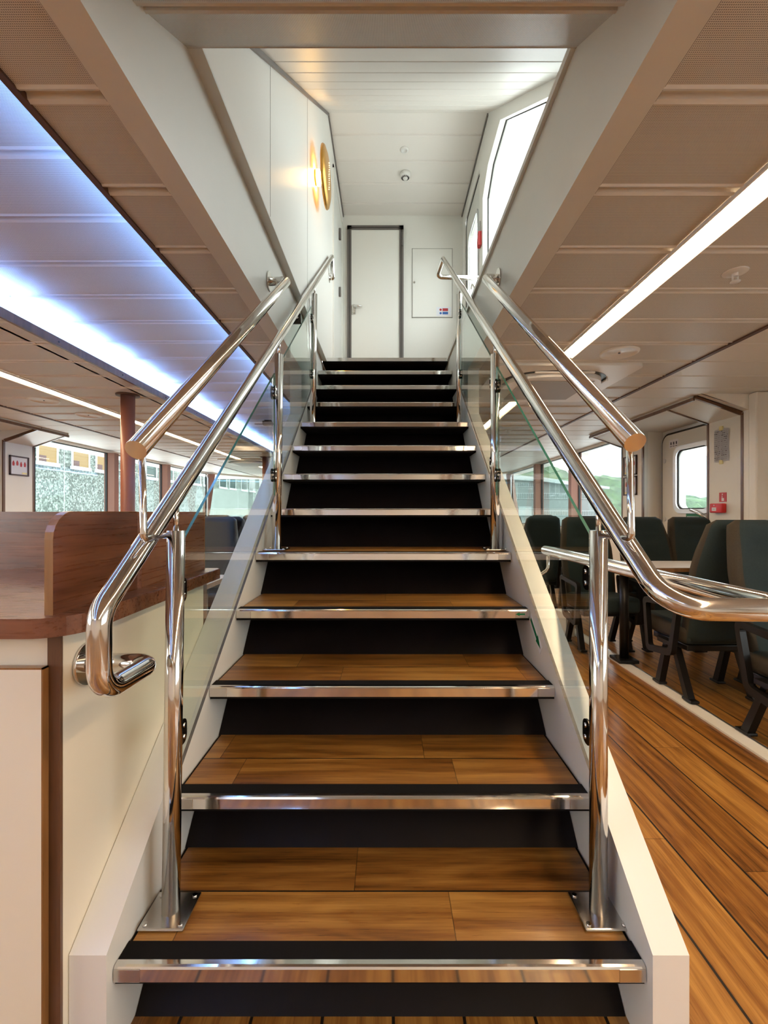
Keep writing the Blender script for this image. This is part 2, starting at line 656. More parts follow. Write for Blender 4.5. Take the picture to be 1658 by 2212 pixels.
# right side ceiling (perforated), left side ceiling pieces
plank_ceiling('ceiling', SRO + .004, 1.95, YB, YF, H, M['plank_p'], 1.023)
plank_ceiling('ceiling', -0.835, SLO - .004, YB, YF, H, M['plank_p'], 1.023)
plank_ceiling('ceiling', SLO - .004, SRO + .004, YB, 0.715, H, M['plank_p'], 1.023)
plank_ceiling('ceiling', SLO - .004, SRO + .004, 4.30, YF, H + .002, M['plank_p'], 1.023)
plank_ceiling('ceiling', -3.46, -1.90, YB, YF, H, M['plank_p'], 1.023)
plank_ceiling('ceiling', 1.975, 3.4, YB, YF, H - .002, M['plank_s'], 1.023, groove=.008, depth=.004)
plank_ceiling('ceiling', -4.95, -3.485, YB, YF, H - .002, M['plank_s'], 1.023, groove=.006, depth=.003)
RC = CZ + 1.097
plank_ceiling('ceiling', -1.92, -0.84, YB, YF, RC, M['plank_r'], 1.357, pitch=.302)
# recess side boards and the brown edging
struct('trim_1', MB().box(-0.853, -0.835, YB, YF, H - .006, H + .03), M['brown_edge'])
struct('wall_recess_right', MB().box(-0.853, -0.836, YB, YF, H + .03, RC + .02), M['white'])
struct('wall_recess_left', MB().box(-2.02, -2.0, YB, YF, H + .0, RC + .02), M['white'])
struct('ceiling', MB().box(-2.0, -1.92, YB, YF, RC, RC + .02), M['plank_s'])
tr = MB().box(-1.905, -1.888, YB, YF, H - .004, H + .046)
struct('trim_2', tr, M['trim_wood'])
scr = MB()
y = .7
while y < YF - .3:
    scr.cyl((-1.8885, y, H + .02), (-1.886, y, H + .02), .006, 10)
    y += .62
struct('trim_2_screws', scr, M['black_gloss'])
# dark trim joints in the ceilings
struct('trim_3', MB().box(1.949, 1.976, YB, YF, H - .008, H + .02), M['brown_edge'])
struct('trim_4', MB().box(-3.486, -3.459, YB, YF, H - .008, H + .02), M['brown_edge'])

# stairwell beams
def beam(side):
    xi, xo = (SR + .004, SRO + .012) if side > 0 else (SL - .004, SLO - .006)
    x0, x1 = sorted((xi, xo))
    t = CZ + 1.325
    mb = MB()
    # follows the sloping header in front, level top behind
    pts = [(0.60, HS), (5.6, HS), (5.6, t), (1.20, t), (0.60, HS + .03)]
    mb.prism(pts, 0, x0, x1)
    struct('wall_stairwell_' + ('right' if side > 0 else 'left'), mb, M['white'])
beam(1)
beam(-1)
# dark strips colouring in the shadow gap along the beams
struct('trim_5', MB().box(SRO + .012, SRO + .018, .3, 3.0, H - .002, H + .01), M['dark_gap'])
struct('trim_6', MB().box(SLO - .012, SLO - .006, .3, 3.0, H - .002, H + .01), M['dark_gap'])
# ledge over the beams
struct('trim_7', MB().box(SL - .004, -0.527, 1.26, 3.90, CZ + 1.325, CZ + 1.335), M['white'])
struct('trim_8', MB().box(SR - .010, SR + .03, 1.26, 3.90, CZ + 1.325, CZ + 1.35), M['white'])
# sloping header above the foot of the stairs
plank_ceiling('ceiling', SL - .03, SR + .03, 0.70, 1.262, 0, M['plank_p'], 1.03, pitch=.255, slope=(CZ + .95, CZ + 1.32))
struct('trim_9', MB().box(SL - .004, SR + .004, 1.256, 1.264, CZ + 1.319, CZ + 1.40), M['plank_p'])

# ------------------------------------------------------------------ upper deck
UL, UR, UB = -0.527, 0.91, 5.35
UH = CZ + 3.572
YS = 3.98
ulow = UH - .777 * (YS - 1.20)
plank_ceiling('ceiling', UL, UR + .1, YS, UB, UH, M['plank_u'], 4.21, pitch=.31, groove=.016, depth=.008)
plank_ceiling('ceiling', UL, UR + .1, 1.20, YS, 0, M['plank_u'], 2.03, pitch=.24, groove=.006, depth=.004, slope=(ulow, UH))
struct('wall_upper_front', MB().box(UL - .05, UR + .1, 1.17, 1.20, CZ + 1.36, ulow + .08), M['wall'])
struct('wall_upper_left', MB().prism([(1.20, CZ + 1.335), (UB, CZ + 1.335), (UB, UH + .02), (YS, UH + .02), (1.20, ulow + .02)], 0, UL - .04, UL), M['wall'])
jt = MB()
for yj in (2.01, 2.95):
    jt.box(UL, UL + .0012, yj - .0012, yj + .0012, CZ + 1.336, UH - .777 * (YS - yj))
struct('trim_10', jt, M['plastic_dk'])
# dark edging between walls and upper ceiling
ed = MB()
for xx in (UL, UR - .012):
    ed.box(xx, xx + .012, YS, UB, UH - .022, UH - .001)
ed.prism([(1.25, ulow + .04 - .026), (YS, UH - .022), (YS, UH - .001), (1.25, ulow + .04 - .002)], 0, UL, UL + .012)
struct('trim_11', ed, M['grey_frame'])
struct('wall_upper_back', MB().box(-.7, 1.05, UB, UB + .05, UP - .2, UH + .02), M['wall'])
struct('floor', MB().box(SR + .03, UR + .1, 1.3, UB, CZ + 1.26, CZ + 1.335).box(SL, UR + .05, 3.992, UB, UP - .02, UP), M['oak'])

# right upper wall with the sloping window and the exterior door
GX = 0.91
wt = lambda yy: CZ + 3.15 - .75 * max(0.0, 3.57 - yy)
wb = CZ + 1.95
# opening outline from Y=1.75 to 4.22
yA, yBk = 1.75, 4.22
dy0, dy1 = 4.36, 5.16           # door
mbw = MB()
x0, x1 = GX, GX + .07
mbw.prism([(1.20, CZ + 1.335), (1.20, ulow + .02), (yA, UH - .777 * (YS - yA) + .02), (yA, CZ + 1.335)], 0, x0, x1)
mbw.prism([(yA, CZ + 1.335), (yA, wb), (yBk, wb), (yBk, CZ + 1.335)], 0, x0, x1)
mbw.prism([(yA, wt(yA) - .02), (yA, UH - .777 * (YS - yA) + .02), (YS, UH + .02), (yBk, UH + .02), (yBk, CZ + 2.98), (4.0, CZ + 3.13), (3.57, CZ + 3.15)], 0, x0, x1)
mbw.prism([(yBk, CZ + 1.335), (yBk, UH + .02), (dy0, UH + .02), (dy0, CZ + 1.335)], 0, x0, x1)
mbw.prism([(dy0, UP + 2.02), (dy0, UH + .02), (dy1, UH + .02), (dy1, UP + 2.02)], 0, x0, x1)
mbw.prism([(dy1, CZ + 1.335), (dy1, UH + .02), (UB, UH + .02), (UB, CZ + 1.335)], 0, x0, x1)
struct('wall_upper_right', mbw, M['wall'])
wn = empty('window_1', (GX + .05, 3.0, wb), kind='structure')
MB().prism([(yA, wb), (yBk, wb), (yBk, CZ + 2.98), (4.0, CZ + 3.13), (3.57, CZ + 3.15), (yA, wt(yA) - .02)], 0, GX + .055, GX + .062).build('pane', M['pane'], wn)
fr = MB()
ol = [(yA, wb), (yBk, wb), (yBk, CZ + 2.98), (4.0, CZ + 3.13), (3.57, CZ + 3.15), (yA, wt(yA) - .02)]
for a, b in zip(ol, ol[1:] + ol[:1]):
    fr.tube([(GX + .052, a[0], a[1]), (GX + .052, b[0], b[1])], .006, seg=8)
fr.build('gasket', M['dark_gap'], wn)

dr = empty('door_1', (GX + .03, (dy0 + dy1) / 2, UP), kind='structure')
w0, w1, wz0, wz1 = dy0 + .14, dy1 - .16, UP + .85, UP + 1.72
d_ = MB()
ring_o = rrect(dy0 + .015, dy1 - .015, UP + .01, UP + 2.0, .09)
ring_i = rrect(w0, w1, wz0, wz1, .09)
bm = d_.bm
def ringface(bm, ro, ri, xa, xb):
    n = len(ro)
    vo = [[bm.verts.new((xx, p[0], p[1])) for p in ro] for xx in (xa, xb)]
    vi = [[bm.verts.new((xx, p[0], p[1])) for p in ri] for xx in (xa, xb)]
    for i in range(n):
        j = (i + 1) % n
        bm.faces.new((vo[0][i], vo[0][j], vi[0][j], vi[0][i]))
        bm.faces.new((vo[1][i], vi[1][i], vi[1][j], vo[1][j]))
        bm.faces.new((vo[0][i], vo[1][i], vo[1][j], vo[0][j]))
        bm.faces.new((vi[0][i], vi[0][j], vi[1][j], vi[1][i]))
ringface(bm, ring_o, ring_i, GX + .015, GX + .05)
d_.build('door_leaf', M['white'], dr)
g_ = MB()
ringface(g_.bm, rrect(dy0, dy1, UP, UP + 2.02, .1), ring_o, GX + .01, GX + .045)
g_.build('seal', M['dark_gap'], dr)
g_ = MB()
ringface(g_.bm, rrect(w0 - .03, w1 + .03, wz0 - .03, wz1 + .03, .11), ring_i, GX + .005, GX + .02)
g_.build('window_frame', M['alu'], dr)
MB().prism(ring_i, 0, GX + .03, GX + .036).build('pane', M['pane'], dr)
MB().tube([(GX - .045, dy0 + .18, UP + .93), (GX - .05, dy0 + .12, UP + .95), (GX - .02, dy0 + .09, UP + .86)], .009, .02).cyl((GX - .03, dy0 + .09, UP + .86), (GX + .02, dy0 + .09, UP + .86), .012).build('door_handle', M['steel'], dr)

# back wall door and frame
bx0, bx1 = X(750, UB), X(871, UB)
btop = Z(490, UB)
fw = .05
dr = empty('door_2', ((bx0 + bx1) / 2, UB, UP), kind='structure')
MB().box(bx0, bx0 + fw, UB - .03, UB, UP, btop).box(bx1 - fw, bx1, UB - .03, UB, UP, btop).box(bx0, bx1, UB - .03, UB, btop - fw, btop).build('door_frame', M['grey_frame'], dr)
MB().box(bx0 + fw * .5, bx0 + fw * .62, UB - .034, UB - .03, UP, btop - fw * .5).box(bx1 - fw * .62, bx1 - fw * .5, UB - .034, UB - .03, UP, btop - fw * .5).box(bx0 + fw * .5, bx1 - fw * .5, UB - .034, UB - .03, btop - fw * .62, btop - fw * .5).build('frame_groove', M['dark_gap'], dr)
MB().box(bx0 + fw, bx1 - fw, UB - .02, UB - .002, UP + .005, btop - fw).build('door_leaf', M['wall'], dr)
hx, hz = X(764, UB), Z(668, UB)
MB().box(hx - .022, hx + .022, UB - .03, UB - .019, hz - .075, hz + .045, .006).cyl((hx, UB - .02, hz + .01), (hx, UB - .07, hz + .01), .009).tube([(hx, UB - .065, hz + .01), (hx + .05, UB - .065, hz + .012), (hx + .10, UB - .06, hz + .010)], .011, .01).cyl((hx, UB - .03, hz - .045), (hx, UB - .04, hz - .045), .016).build('door_handle', M['steel'], dr)
MB().cyl((bx1 - .012, UB - .042, Z(535, UB)), (bx1 - .012, UB - .042, Z(502, UB)), .011).box(bx1 - .03, bx1 + .0, UB - .036, UB - .028, Z(532, UB), Z(505, UB)).build('hinge', M['grey_frame'], dr)
# left upper door in the side wall
dr = empty('door_3', (UL, 4.75, UP), kind='structure')
MB().box(UL, UL + .012, 4.32, 4.36, UP, UP + 2.03).box(UL, UL + .012, 5.16, 5.20, UP, UP + 2.03).box(UL, UL + .012, 4.32, 5.20, UP + 2.0, UP + 2.04).build('door_frame', M['wall'], dr)
MB().box(UL, UL + .004, 4.37, 5.15, UP + .01, UP + 1.99).build('door_leaf', M['white'], dr)
MB().cyl((UL + .016, 4.85, UP + 1.62), (UL + .016, 4.85, UP + 1.74), .014).cyl((UL + .016, 4.85, UP + 1.0), (UL + .016, 4.85, UP + 1.1), .012).build('hinge', M['grey_frame'], dr)

# wall hatch
hx0, hx1, hz0, hz1 = X(889, UB), X(977, UB), Z(687, UB), Z(537, UB)
t = empty('wall_hatch', ((hx0 + hx1) / 2, UB, hz0), 'white flush service hatch on the upper back wall right of the grey-framed door', 'hatch')
hb = MB()
for a in ((hx0, hx0 + .006, hz0, hz1), (hx1 - .006, hx1, hz0, hz1), (hx0, hx1, hz0, hz0 + .006), (hx0, hx1, hz1 - .006, hz1)):
    hb.box(a[0], a[1], UB - .005, UB, a[2], a[3])
hb.build('hatch_frame', M['plastic_dk'], t)
MB().box(hx0 + .008, hx1 - .008, UB - .010, UB - .001, hz0 + .008, hz1 - .008, .002).build('hatch_panel', M['wall'], t)
MB().cyl((hx0 + .03, UB - .010, Z(611, UB)), (hx0 + .03, UB - .018, Z(611, UB)), .011).build('lock', M['steel_dull'], t)
# sticker
q0, q1, r0, r1 = X(942, UB), X(974, UB), Z(683, UB), Z(664, UB)
t = empty('notice_sticker', ((q0 + q1) / 2, UB - .011, r0), 'small white sticker with red and blue panels on the lower right of the hatch', 'sticker')
MB().box(q0, q1, UB - .0115, UB - .010, r0, r1).build('backing', M['paper'], t)
MB().box(X(955, UB), X(967, UB), UB - .0125, UB - .0114, Z(673, UB), Z(667, UB)).build('red_panel', M['red_sign'], t)
MB().box(X(955, UB), X(967, UB), UB - .0125, UB - .0114, Z(680, UB), Z(674.5, UB)).cyl((X(951, UB), UB - .0125, Z(677.5, UB)), (X(951, UB), UB - .0114, Z(677.5, UB)), .014, 16).build('blue_panel', M['blue'], t)
MB().lathe([(.010, 0), (.014, 0), (.014, .001), (.010, .001)], (X(951, UB), UB - .0125, Z(670, UB)), 18, 'Y').box(X(951, UB) - .009, X(951, UB) + .009, UB - .0125, UB - .0115, Z(670, UB) - .0015, Z(670, UB) + .0015).build('prohibition_ring', M['red_sign'], t)
# hammer box by the upper door
d = 4.30
t = empty('hammer_case', (GX, d, Z(535, d)), 'red emergency hammer case on the wall between upper window and upper door', 'hammer case')
MB().prism([(d - .035, Z(533, d)), (d + .03, Z(533, d)), (d + .04, Z(520, d)), (d + .02, Z(503, d)), (d - .03, Z(503, d))], 0, GX - .03, GX).build('case', M['red'], t)
MB().box(GX - .012, GX - .004, d - .006, d + .006, Z(503, d), Z(478, d)).build('hammer_grip', M['plastic_dk'], t)

# wall lamp (amber disc stood off the wall)
ly, lz = 3.27, CZ + 2.46
t = empty('wall_lamp', (UL, ly, lz), 'round amber brass disc wall lamp glowing on the white wall above the stairs', 'wall lamp')
MB().lathe([(.0, .102), (.06, .106), (.15, .100), (.192, .086), (.200, .074), (.196, .066), (.188, .072), (.145, .088), (.0, .094)], (UL, ly, lz), 48, 'X').build('lamp_shade', M['brass'], t)
MB().cyl((UL, ly, lz), (UL + .03, ly, lz), .05).cyl((UL + .03, ly, lz), (UL + .09, ly, lz), .012).build('wall_mount', M['brass'], t)
MB().lathe([(.042, .008), (.052, .014), (.052, .034), (.042, .040)], (UL, ly, lz), 32, 'X').build('light_ring', M['bulb'], t)
gr = MB()
for k in range(13):
    gr.cyl((UL + .103, ly - .02 + .003 * (k % 2), lz - .10 + k * .016), (UL + .108, ly - .02, lz - .10 + k * .016), .003, 8)
gr.build('punched_holes', M['glow'], t)

# upper ceiling devices
d = 4.38
t = tag(MB().lathe([(.0, -.006), (.022, -.006), (.024, -.014), (.034, -.014), (.042, -.004), (.042, 0)], (X(873, d), d, UH), 28).build('ceiling_sensor', M['plastic'], loc=(X(873, d), d, UH)), 'small round white sensor on the upper ceiling, in front of the smoke detector', 'ceiling sensor')
d = 4.69
t = empty('smoke_detector', (X(875, d), d, UH), 'white domed smoke detector with dark slots on the upper ceiling', 'smoke detector')
MB().lathe([(.0, -.062), (.022, -.060), (.030, -.045), (.050, -.040), (.056, -.025), (.056, 0)], (X(875, d), d, UH), 32).build('housing', M['plastic'], t)
sl = MB()
for k in range(14):
    a = 2 * PI * k / 14
    c, s2 = math.cos(a), math.sin(a)
    sl.cyl((X(875, d) + .041 * c, d + .041 * s2, UH - .0455), (X(875, d) + .0285 * c, d + .0285 * s2, UH - .054), .0035, 6)
sl.build('slots', M['black_gloss'], t)

# ------------------------------------------------------------------ staircase
stair = empty('staircase', (0, Y1, 0), 'steep straight staircase with oak treads, chrome nosings and white side stringers', 'staircase')
# stringers: side plates
def stringer(side):
    x0, x1 = (SR, SRO) if side > 0 else (SLO, SL)
    top = lambda yy: .236 + .757 * (yy - .895)
    yt = 2.94
    pts = [(.895, 0.0), (.895, .236), (yt, top(yt)), (yt, HS), (4.0, HS), (4.0, 1.9), (3.2, 1.35), (1.6, 0.0)]
    mb = MB().prism(pts, 0, x0, x1)
    mb.build('stringer', M['stringer'], stair)
stringer(1)
stringer(-1)
tread0 = None
for n in range(1, 14):
    y0 = Y1 + GO * (n - 1)
    z0 = RISE * n
    if n < 13:
        dep = GO + .085
    else:
        dep = .10
    W0, W1 = SL + .0015, SR - .0015
    if n <= 12:
        # black body of the tread
        if n == 1:
            tb = MB()
            tb.box(W0, W1, .006, dep + .02, -.040, -.0045)
            tr = tb.build('tread', M['black'], stair, loc=(0, Y1, 0))
            tr.location = (0, y0 - Y1, z0)
            wb_ = MB().box(W0 + .008, W1 - .008, .054, dep + .01, -.0045, 0.0)
            wbd = wb_.build('oak_board', M['oak_x'], None)
            wbd.parent = tr
            ns = MB().prism([(0.0, -.031), (0.0, -.005), (.002, -.001), (.006, .0008), (.016, .0008), (.016, -.004), (.006, -.004), (.006, -.031)], 0, W0, W1).build('nosing', M['steel'], None)
            ns.parent = tr
            gp = MB().box(W0, W1, .0155, .056, -.0045, .0008).build('grip_strip', M['black'], None)
            gp.parent = tr
            ec = MB().box(W0, W0 + .055, -.0012, .004, -.031, -.004, .001).build('nosing_cap', M['steel_dull'], None)
            ed_ = MB().box(W1 - .055, W1, -.0012, .004, -.031, -.004, .001).build('nosing_cap', M['steel_dull'], None)
            ec.parent = tr
            ed_.parent = tr
            for k in (wbd, ns, gp, ec, ed_):
                k.location = (0, 0, 0)
            # the mesh of the tread was built with origin at Y1: rebuild coordinates locally
            tread0 = tr
            for v in tr.data.vertices:
                v.co.y += Y1
        else:
            tr = copy_tree(tread0, stair)
            tr.location = (0, y0 - Y1, z0)
    else:
        MB().box(W0, W1, y0 + .006, y0 + .072, z0 - .04, z0 - .0045).box(W0, W1, y0 + .072, y0 + .25, z0 - .041, z0 - .0215).build('landing_edge', M['black'], stair)
        MB().box(W0, W1, y0 + .0155, y0 + .1, z0 - .0045, z0).build('grip_strip', M['black'], stair)
        MB().box(W0, W1, y0, y0 + .006, z0 - .031, z0).build('nosing', M['steel'], stair)
    zb = RISE * (n - 1) - .001
    MB().prism([(y0 + .078, zb), (y0 + .215, z0 - .041), (y0 + .235, z0 - .041), (y0 + .11, zb)], 0, W0, W1).build('riser', M['riser'], stair)
# green arrow decals
ya = 1.60
def arrow_pts():
    return [(-.065, -.007), (.02, -.007), (.02, -.017), (.065, 0), (.02, .017), (.02, .007), (-.065, .007)]
a_ = math.atan2(-RISE, -GO)
pts = []
for (u, v) in arrow_pts():
    yy = 1.60 + u * math.cos(a_) - v * math.sin(a_)
    zz = Z(1368, 1.60) + u * math.sin(a_) + v * math.cos(a_)
    pts.append((yy, zz))
pl = []
for (u, v) in ((-.075, -.020), (.075, -.020), (.075, .020), (-.075, .020)):
    pl.append((1.60 + u * math.cos(a_) - v * math.sin(a_), Z(1368, 1.60) + u * math.sin(a_) + v * math.cos(a_)))
t = empty('arrow_decal', (SR, 1.60, Z(1368, 1.60)), 'green arrow sticker pointing down on the right white stringer', 'sticker')
MB().prism(pl, 0, SR - .0008, SR - .0002).build('backing', M['paper'], t)
MB().prism(pts, 0, SR - .0014, SR - .0007).build('arrow', M['green'], t)
yn = Y1 + GO * 3
t = tag(MB().prism([(SR - .055, RISE * 4 - .016), (SR - .040, RISE * 4 - .009), (SR - .040, RISE * 4 - .013), (SR - .02, RISE * 4 - .013), (SR - .02, RISE * 4 - .019), (SR - .040, RISE * 4 - .019), (SR - .040, RISE * 4 - .023)], 1, yn - .0022, yn - .0014).build('small_arrow_decal', M['green'], loc=(SR - .03, yn, RISE * 4 - .016)), 'tiny green arrow sticker at the right end of the fourth chrome nosing', 'sticker')

# ------------------------------------------------------------------ balustrades
RR = .020


def balustrade(side):
    s = side
    xr = .489 if s > 0 else -.497           # lower rail
    xu = .472 if s > 0 else -.477           # upper rail
    xp = .495 if s > 0 else -.505           # posts
    lab = 'polished steel and glass balustrade with two handrails on the %s side of the stairs' % ('right' if s > 0 else 'left')
    root = empty('balustrade', (xp, 1.04, RISE), lab, 'balustrade')
    zr = lambda yy: CZ + .77 * yy - .772
    posts = []
    for n, yp in ((1, 1.04), (5, 2.035), (9, 3.03)):
        zt = RISE * n
        lean = .0 if s > 0 else .012
        mb = MB().cyl((xp, yp, zt + .006), (xp + lean, yp, zt + .895), RR, 32)
        p = mb.build('post', M['steel'], root)
        MB().box(xp - .052, xp + .052, yp - .05, yp + .05, zt + .001, zt + .008, .003).build('base_plate', M['steel_dull'], p)
        for dx in (-.04, .04):
            for dy in (-.038, .038):
                MB().cyl((xp + dx, yp + dy, zt + .006), (xp + dx, yp + dy, zt + .011), .0055, 12).build('bolt', M['steel'], p)
        MB().cyl((xp + lean, yp, zt + .89), (xp + lean * 1.1, yp, zr(yp) - .012), .0065, 14).build('rail_pin', M['steel'], p)
        posts.append((xp, yp, zt, lean))
    # J shaped support of the upper rail
    xe = xu
    MB().tube([(xp, 1.04, RISE + .885), (xe + .004, .865, RISE + .885), (xe, .865, CZ + .77 * .865 - .533 + (.016 if s > 0 else .016))], .0068, .012, 14).build('rail_arm', M['steel'], root)
    # upper rail
    zu = lambda yy: CZ + .77 * yy - (.519 if s > 0 else .533)
    ye = 2.13
    xw = SR + .004 if s > 0 else SL - .004
    mb = MB().tube([(xu, .845, zu(.845)), (xu, ye, zu(ye)), (xw - s * .004, ye + .015, zu(ye) + .005)], RR, [.032], 28)
    ur = mb.build('upper_handrail', M['steel'], root)
    MB().cyl((xw, ye + .015, zu(ye) + .005), (xw - s * .006, ye + .015, zu(ye) + .005), .046, 32).build('wall_flange', M['steel'], ur)
    # lower rail
    if s < 0:
        P = [(xr + .012, 4.02, zr(3.98)), (xr + .012, 4.10, zr(3.98) - .16), (UL, 4.10, zr(3.98) - .17)]
        low = [(xr - .004, .775, zr(.775)), (xr - .004, .775, CZ - .318), (-.494, .935, CZ - .318)]
        path = [(UL + .004, 4.06, zr(3.98) - .155), (xr + .006, 4.06, zr(3.98) - .155), (xr + .004, 3.99, zr(3.98))] + [low[0], low[1], low[2], (-.637, .950, CZ - .322)]
        lr = MB().tube(path, RR, [.012, .012, .055, .045, .035], 28).build('handrail', M['steel'], root)
        MB().cyl((UL, 4.06, zr(3.98) - .155), (UL + .006, 4.06, zr(3.98) - .155), .04, 28).build('wall_flange', M['steel'], lr)
        MB().cyl((-.6405, .950, CZ - .322), (-.633, .950, CZ - .322), .045, 32).build('wall_flange', M['steel'], lr)
    else:
        path = [(GX - .01, 4.02, CZ + 2.115), (.448, 4.0, CZ + 2.115), (xr, 3.86, zr(3.86)), (xr, .772, CZ - .168), (.70, .757, CZ - .168), (.70, 1.96, CZ - .168)]
        lr = MB().tube(path, RR, [.04, .02, .07, .05], 28, 10).build('handrail', M['steel'], root)
        MB().cyl((GX, 4.02, CZ + 2.115), (GX - .008, 4.02, CZ + 2.115), .04, 28).build('wall_flange', M['steel'], lr)
        MB().tube([(.70, 1.93, CZ - .19), (.70, 1.93, CZ - .25), (.64, 1.93, CZ - .29), (SRO, 1.93, CZ - .29)], .007, .03, 14).build('rail_arm', M['steel'], lr)
    # glass panels
    xg = xp + (-s) * -.0
    for (ya, yb, n0) in ((1.072, 2.0, 0), (2.07, 2.995, 1)):
        zt = lambda yy: CZ + .77 * yy - (.885 if s > 0 else .915)
        zb = lambda yy: CZ + .765 * yy - 1.455
        mb = MB()
        gx0, gx1 = xp - .004, xp + .004
        pts = [(ya, zb(ya)), (yb, zb(yb)), (yb, zt(yb)), (ya, zt(ya))]
        mb.prism(pts, 0, gx0, gx1, cap=False)
        for f in mb.bm.faces:
            f.material_index = 2 if f.calc_center_median().z < (zb(ya) + zb(yb)) / 2 + .01 and abs(f.normal.y) < .9 else 1
        A = mb.bm.faces.new([mb.bm.verts.new((gx0, p[0], p[1])) for p in pts])
        B = mb.bm.faces.new([mb.bm.verts.new((gx1, p[0], p[1])) for p in pts])
        A.material_index = B.material_index = 0
        g = mb.build('glass_panel', [M['glass'], M['glass_edge'], M['grey_frame']], root)
        # clamps
        for (yc, zc, big) in ((ya + .0, zt(ya) - .10, n0 == 0), (ya, zb(ya) + .10, n0 == 0), (yb, zt(yb) - .09, False), (yb, zb(yb) + .09, False)):
            sgn = -1 if yc == ya else 1
            pc = yc + (-.03 if yc == ya else .034)
            c = MB()
            yi = yc + (.03 if yc == ya else -.03)
            for xs in (gx0 - .006, gx1 + .001):
                c.prism(rrect(min(yc - (.012 if sgn < 0 else -.012), yi), max(yc - (.012 if sgn < 0 else -.012), yi), zc - .03, zc + .03, .018), 0, xs, xs + .005)
            c.mi = 0
            c.build('clamp', M['bracket'], g)
            c = MB()
            for zz in (zc - .014, zc + .014):
                c.cyl((gx0 - .009, (yc + yi) / 2, zz), (gx1 + .009, (yc + yi) / 2, zz), .0055, 12)
            c.cyl((xp, yc + (-.014 if sgn < 0 else .014), zc), (xp, yi, zc), .005, 10)
            c.build('clamp_screw', M['steel'], g)
    return root


balustrade(-1)
balustrade(1)
t = empty('glass_clip', (SL, 2.67, CZ + 1.16), 'small dark glass clip fixed to the left stairwell beam', 'clip')
MB().box(SL - .004, SL + .05, 2.66, 2.68, CZ + 1.13, CZ + 1.19, .004).build('clip_arm', M['bracket'], t)
MB().cyl((SL + .03, 2.655, CZ + 1.16), (SL + .03, 2.65, CZ + 1.16), .007, 10).build('clip_screw', M['steel'], t)

# ------------------------------------------------------------------ counter on the left
CXR = SLO - .001
t = empty('counter_cabinet', (-1.3, 1.2, 0), 'cream laminate cabinet with brown wood corner edging under the counter', 'cabinet')
CF, CB = .877, 1.585
MB().box(-2.3, CXR - .004, CF + .002, CB - .002, .0, CZ - .241).build('cabinet_body', M['cream'], t)
MB().box(CXR - .0045, CXR - .0005, CF + .004, CB - .03, .0, CZ - .245).build('side_panel', M['cream'], t)
MB().box(X(105, CF), CXR - .0004, CF - .004, CF + .004, .0, CZ - .2415, .001).build('corner_edging', M['trim_wood'], t)
MB().box(CXR - .022, CXR - .0002, CB - .03, CB, .0, CZ - .2415).build('corner_edging', M['trim_wood'], t)
df = .857
MB().box(-2.25, X(89, df), df, CF - .005, .0, Z(1447, df)).build('cabinet_door', M['cream'], t)
cd = MB().box(X(89, df), X(89, df) + .003, df, CF - .005, .0, Z(1443, df)).box(-2.25, X(89, df) + .003, df, CF - .005, Z(1447, df), Z(1443, df)).build('door_edging', M['edge_wood'], t)
# worktop
zt_, zb_ = CZ - .203, CZ - .241
wx1 = -.600
pts = [(-2.4, .842)]
rr_ = .085
for k in range(11):
    a = -PI / 2 + PI / 2 * k / 10
    pts.append((wx1 - rr_ + rr_ * math.cos(a), .842 + rr_ + rr_ * math.sin(a)))
pts += [(wx1, 1.60), (wx1 - .012, 1.615), (-2.4, 1.615)]
mb = MB().prism(pts, 2, zb_, zt_)
es = [e for e in mb.bm.edges if abs(e.verts[0].co.z - e.verts[1].co.z) < 1e-6]
bmesh.ops.bevel(mb.bm, geom=es, offset=.004, segments=2, profile=.5, affect='EDGES')
tag(mb.build('counter_worktop', M['walnut'], loc=(-1.3, 1.2, zt_)), 'walnut worktop with a rounded front corner on the cream cabinet', 'worktop')
# side privacy screens standing on the worktop
def screen_profile(ya, yb, z0, z1, ra, rb):
    p = [(ya, z0), (yb, z0)]
    for k in range(7):
        a = PI / 2 * k / 6
        p.append((yb - rb + rb * math.cos(a), z1 - rb + rb * math.sin(a)))
    for k in range(7):
        a = PI / 2 + PI / 2 * k / 6
        p.append((ya + ra + ra * math.cos(a), z1 - ra + ra * math.sin(a)))
    return p
sx0, sx1 = -.672, -.655
e1 = CZ + .001
t = empty('counter_screen', ((sx0 + sx1) / 2, .9, zt_), 'walnut side screen with a rounded light front edge on the worktop', 'screen')
MB().prism(screen_profile(.873, 1.17, zt_, e1, .055, .008), 0, sx0 + .0008, sx1 - .0008).build('screen_panel', M['walnut_y'], t)
pp = screen_profile(.8725, 1.1705, zt_, e1 + .0005, .0555, .0085)
mb = MB()
out = [p for p in pp[2:]] + [pp[0]]
for a, b in zip(out[:-1], out[1:]):
    mb.prism([a, b, (b[0] + (1.02 - b[0]) * .003, b[1] - .0012), (a[0] + (1.02 - a[0]) * .003, a[1] - .0012)], 0, sx0, sx1)
mb.build('screen_edging', M['edge_wood'], t)
t = empty('counter_screen', ((sx0 + sx1) / 2, 1.4, zt_), 'walnut side screen section behind the rounded one, reaching the counter end', 'screen')
MB().box(sx0 + .0008, sx1 - .0008, 1.19, 1.596, zt_, e1 - .002).build('screen_panel', M['walnut_y'], t)
MB().box(sx0, sx1, 1.596, 1.602, zt_, e1 - .002).build('screen_edging', M['edge_wood'], t)
tag(MB().box(-2.38, sx0 - .002, 1.575, 1.60, zt_, e1).build('counter_back_screen', M['walnut'], loc=(-1.5, 1.59, zt_)), 'long walnut screen along the back of the worktop', 'screen')

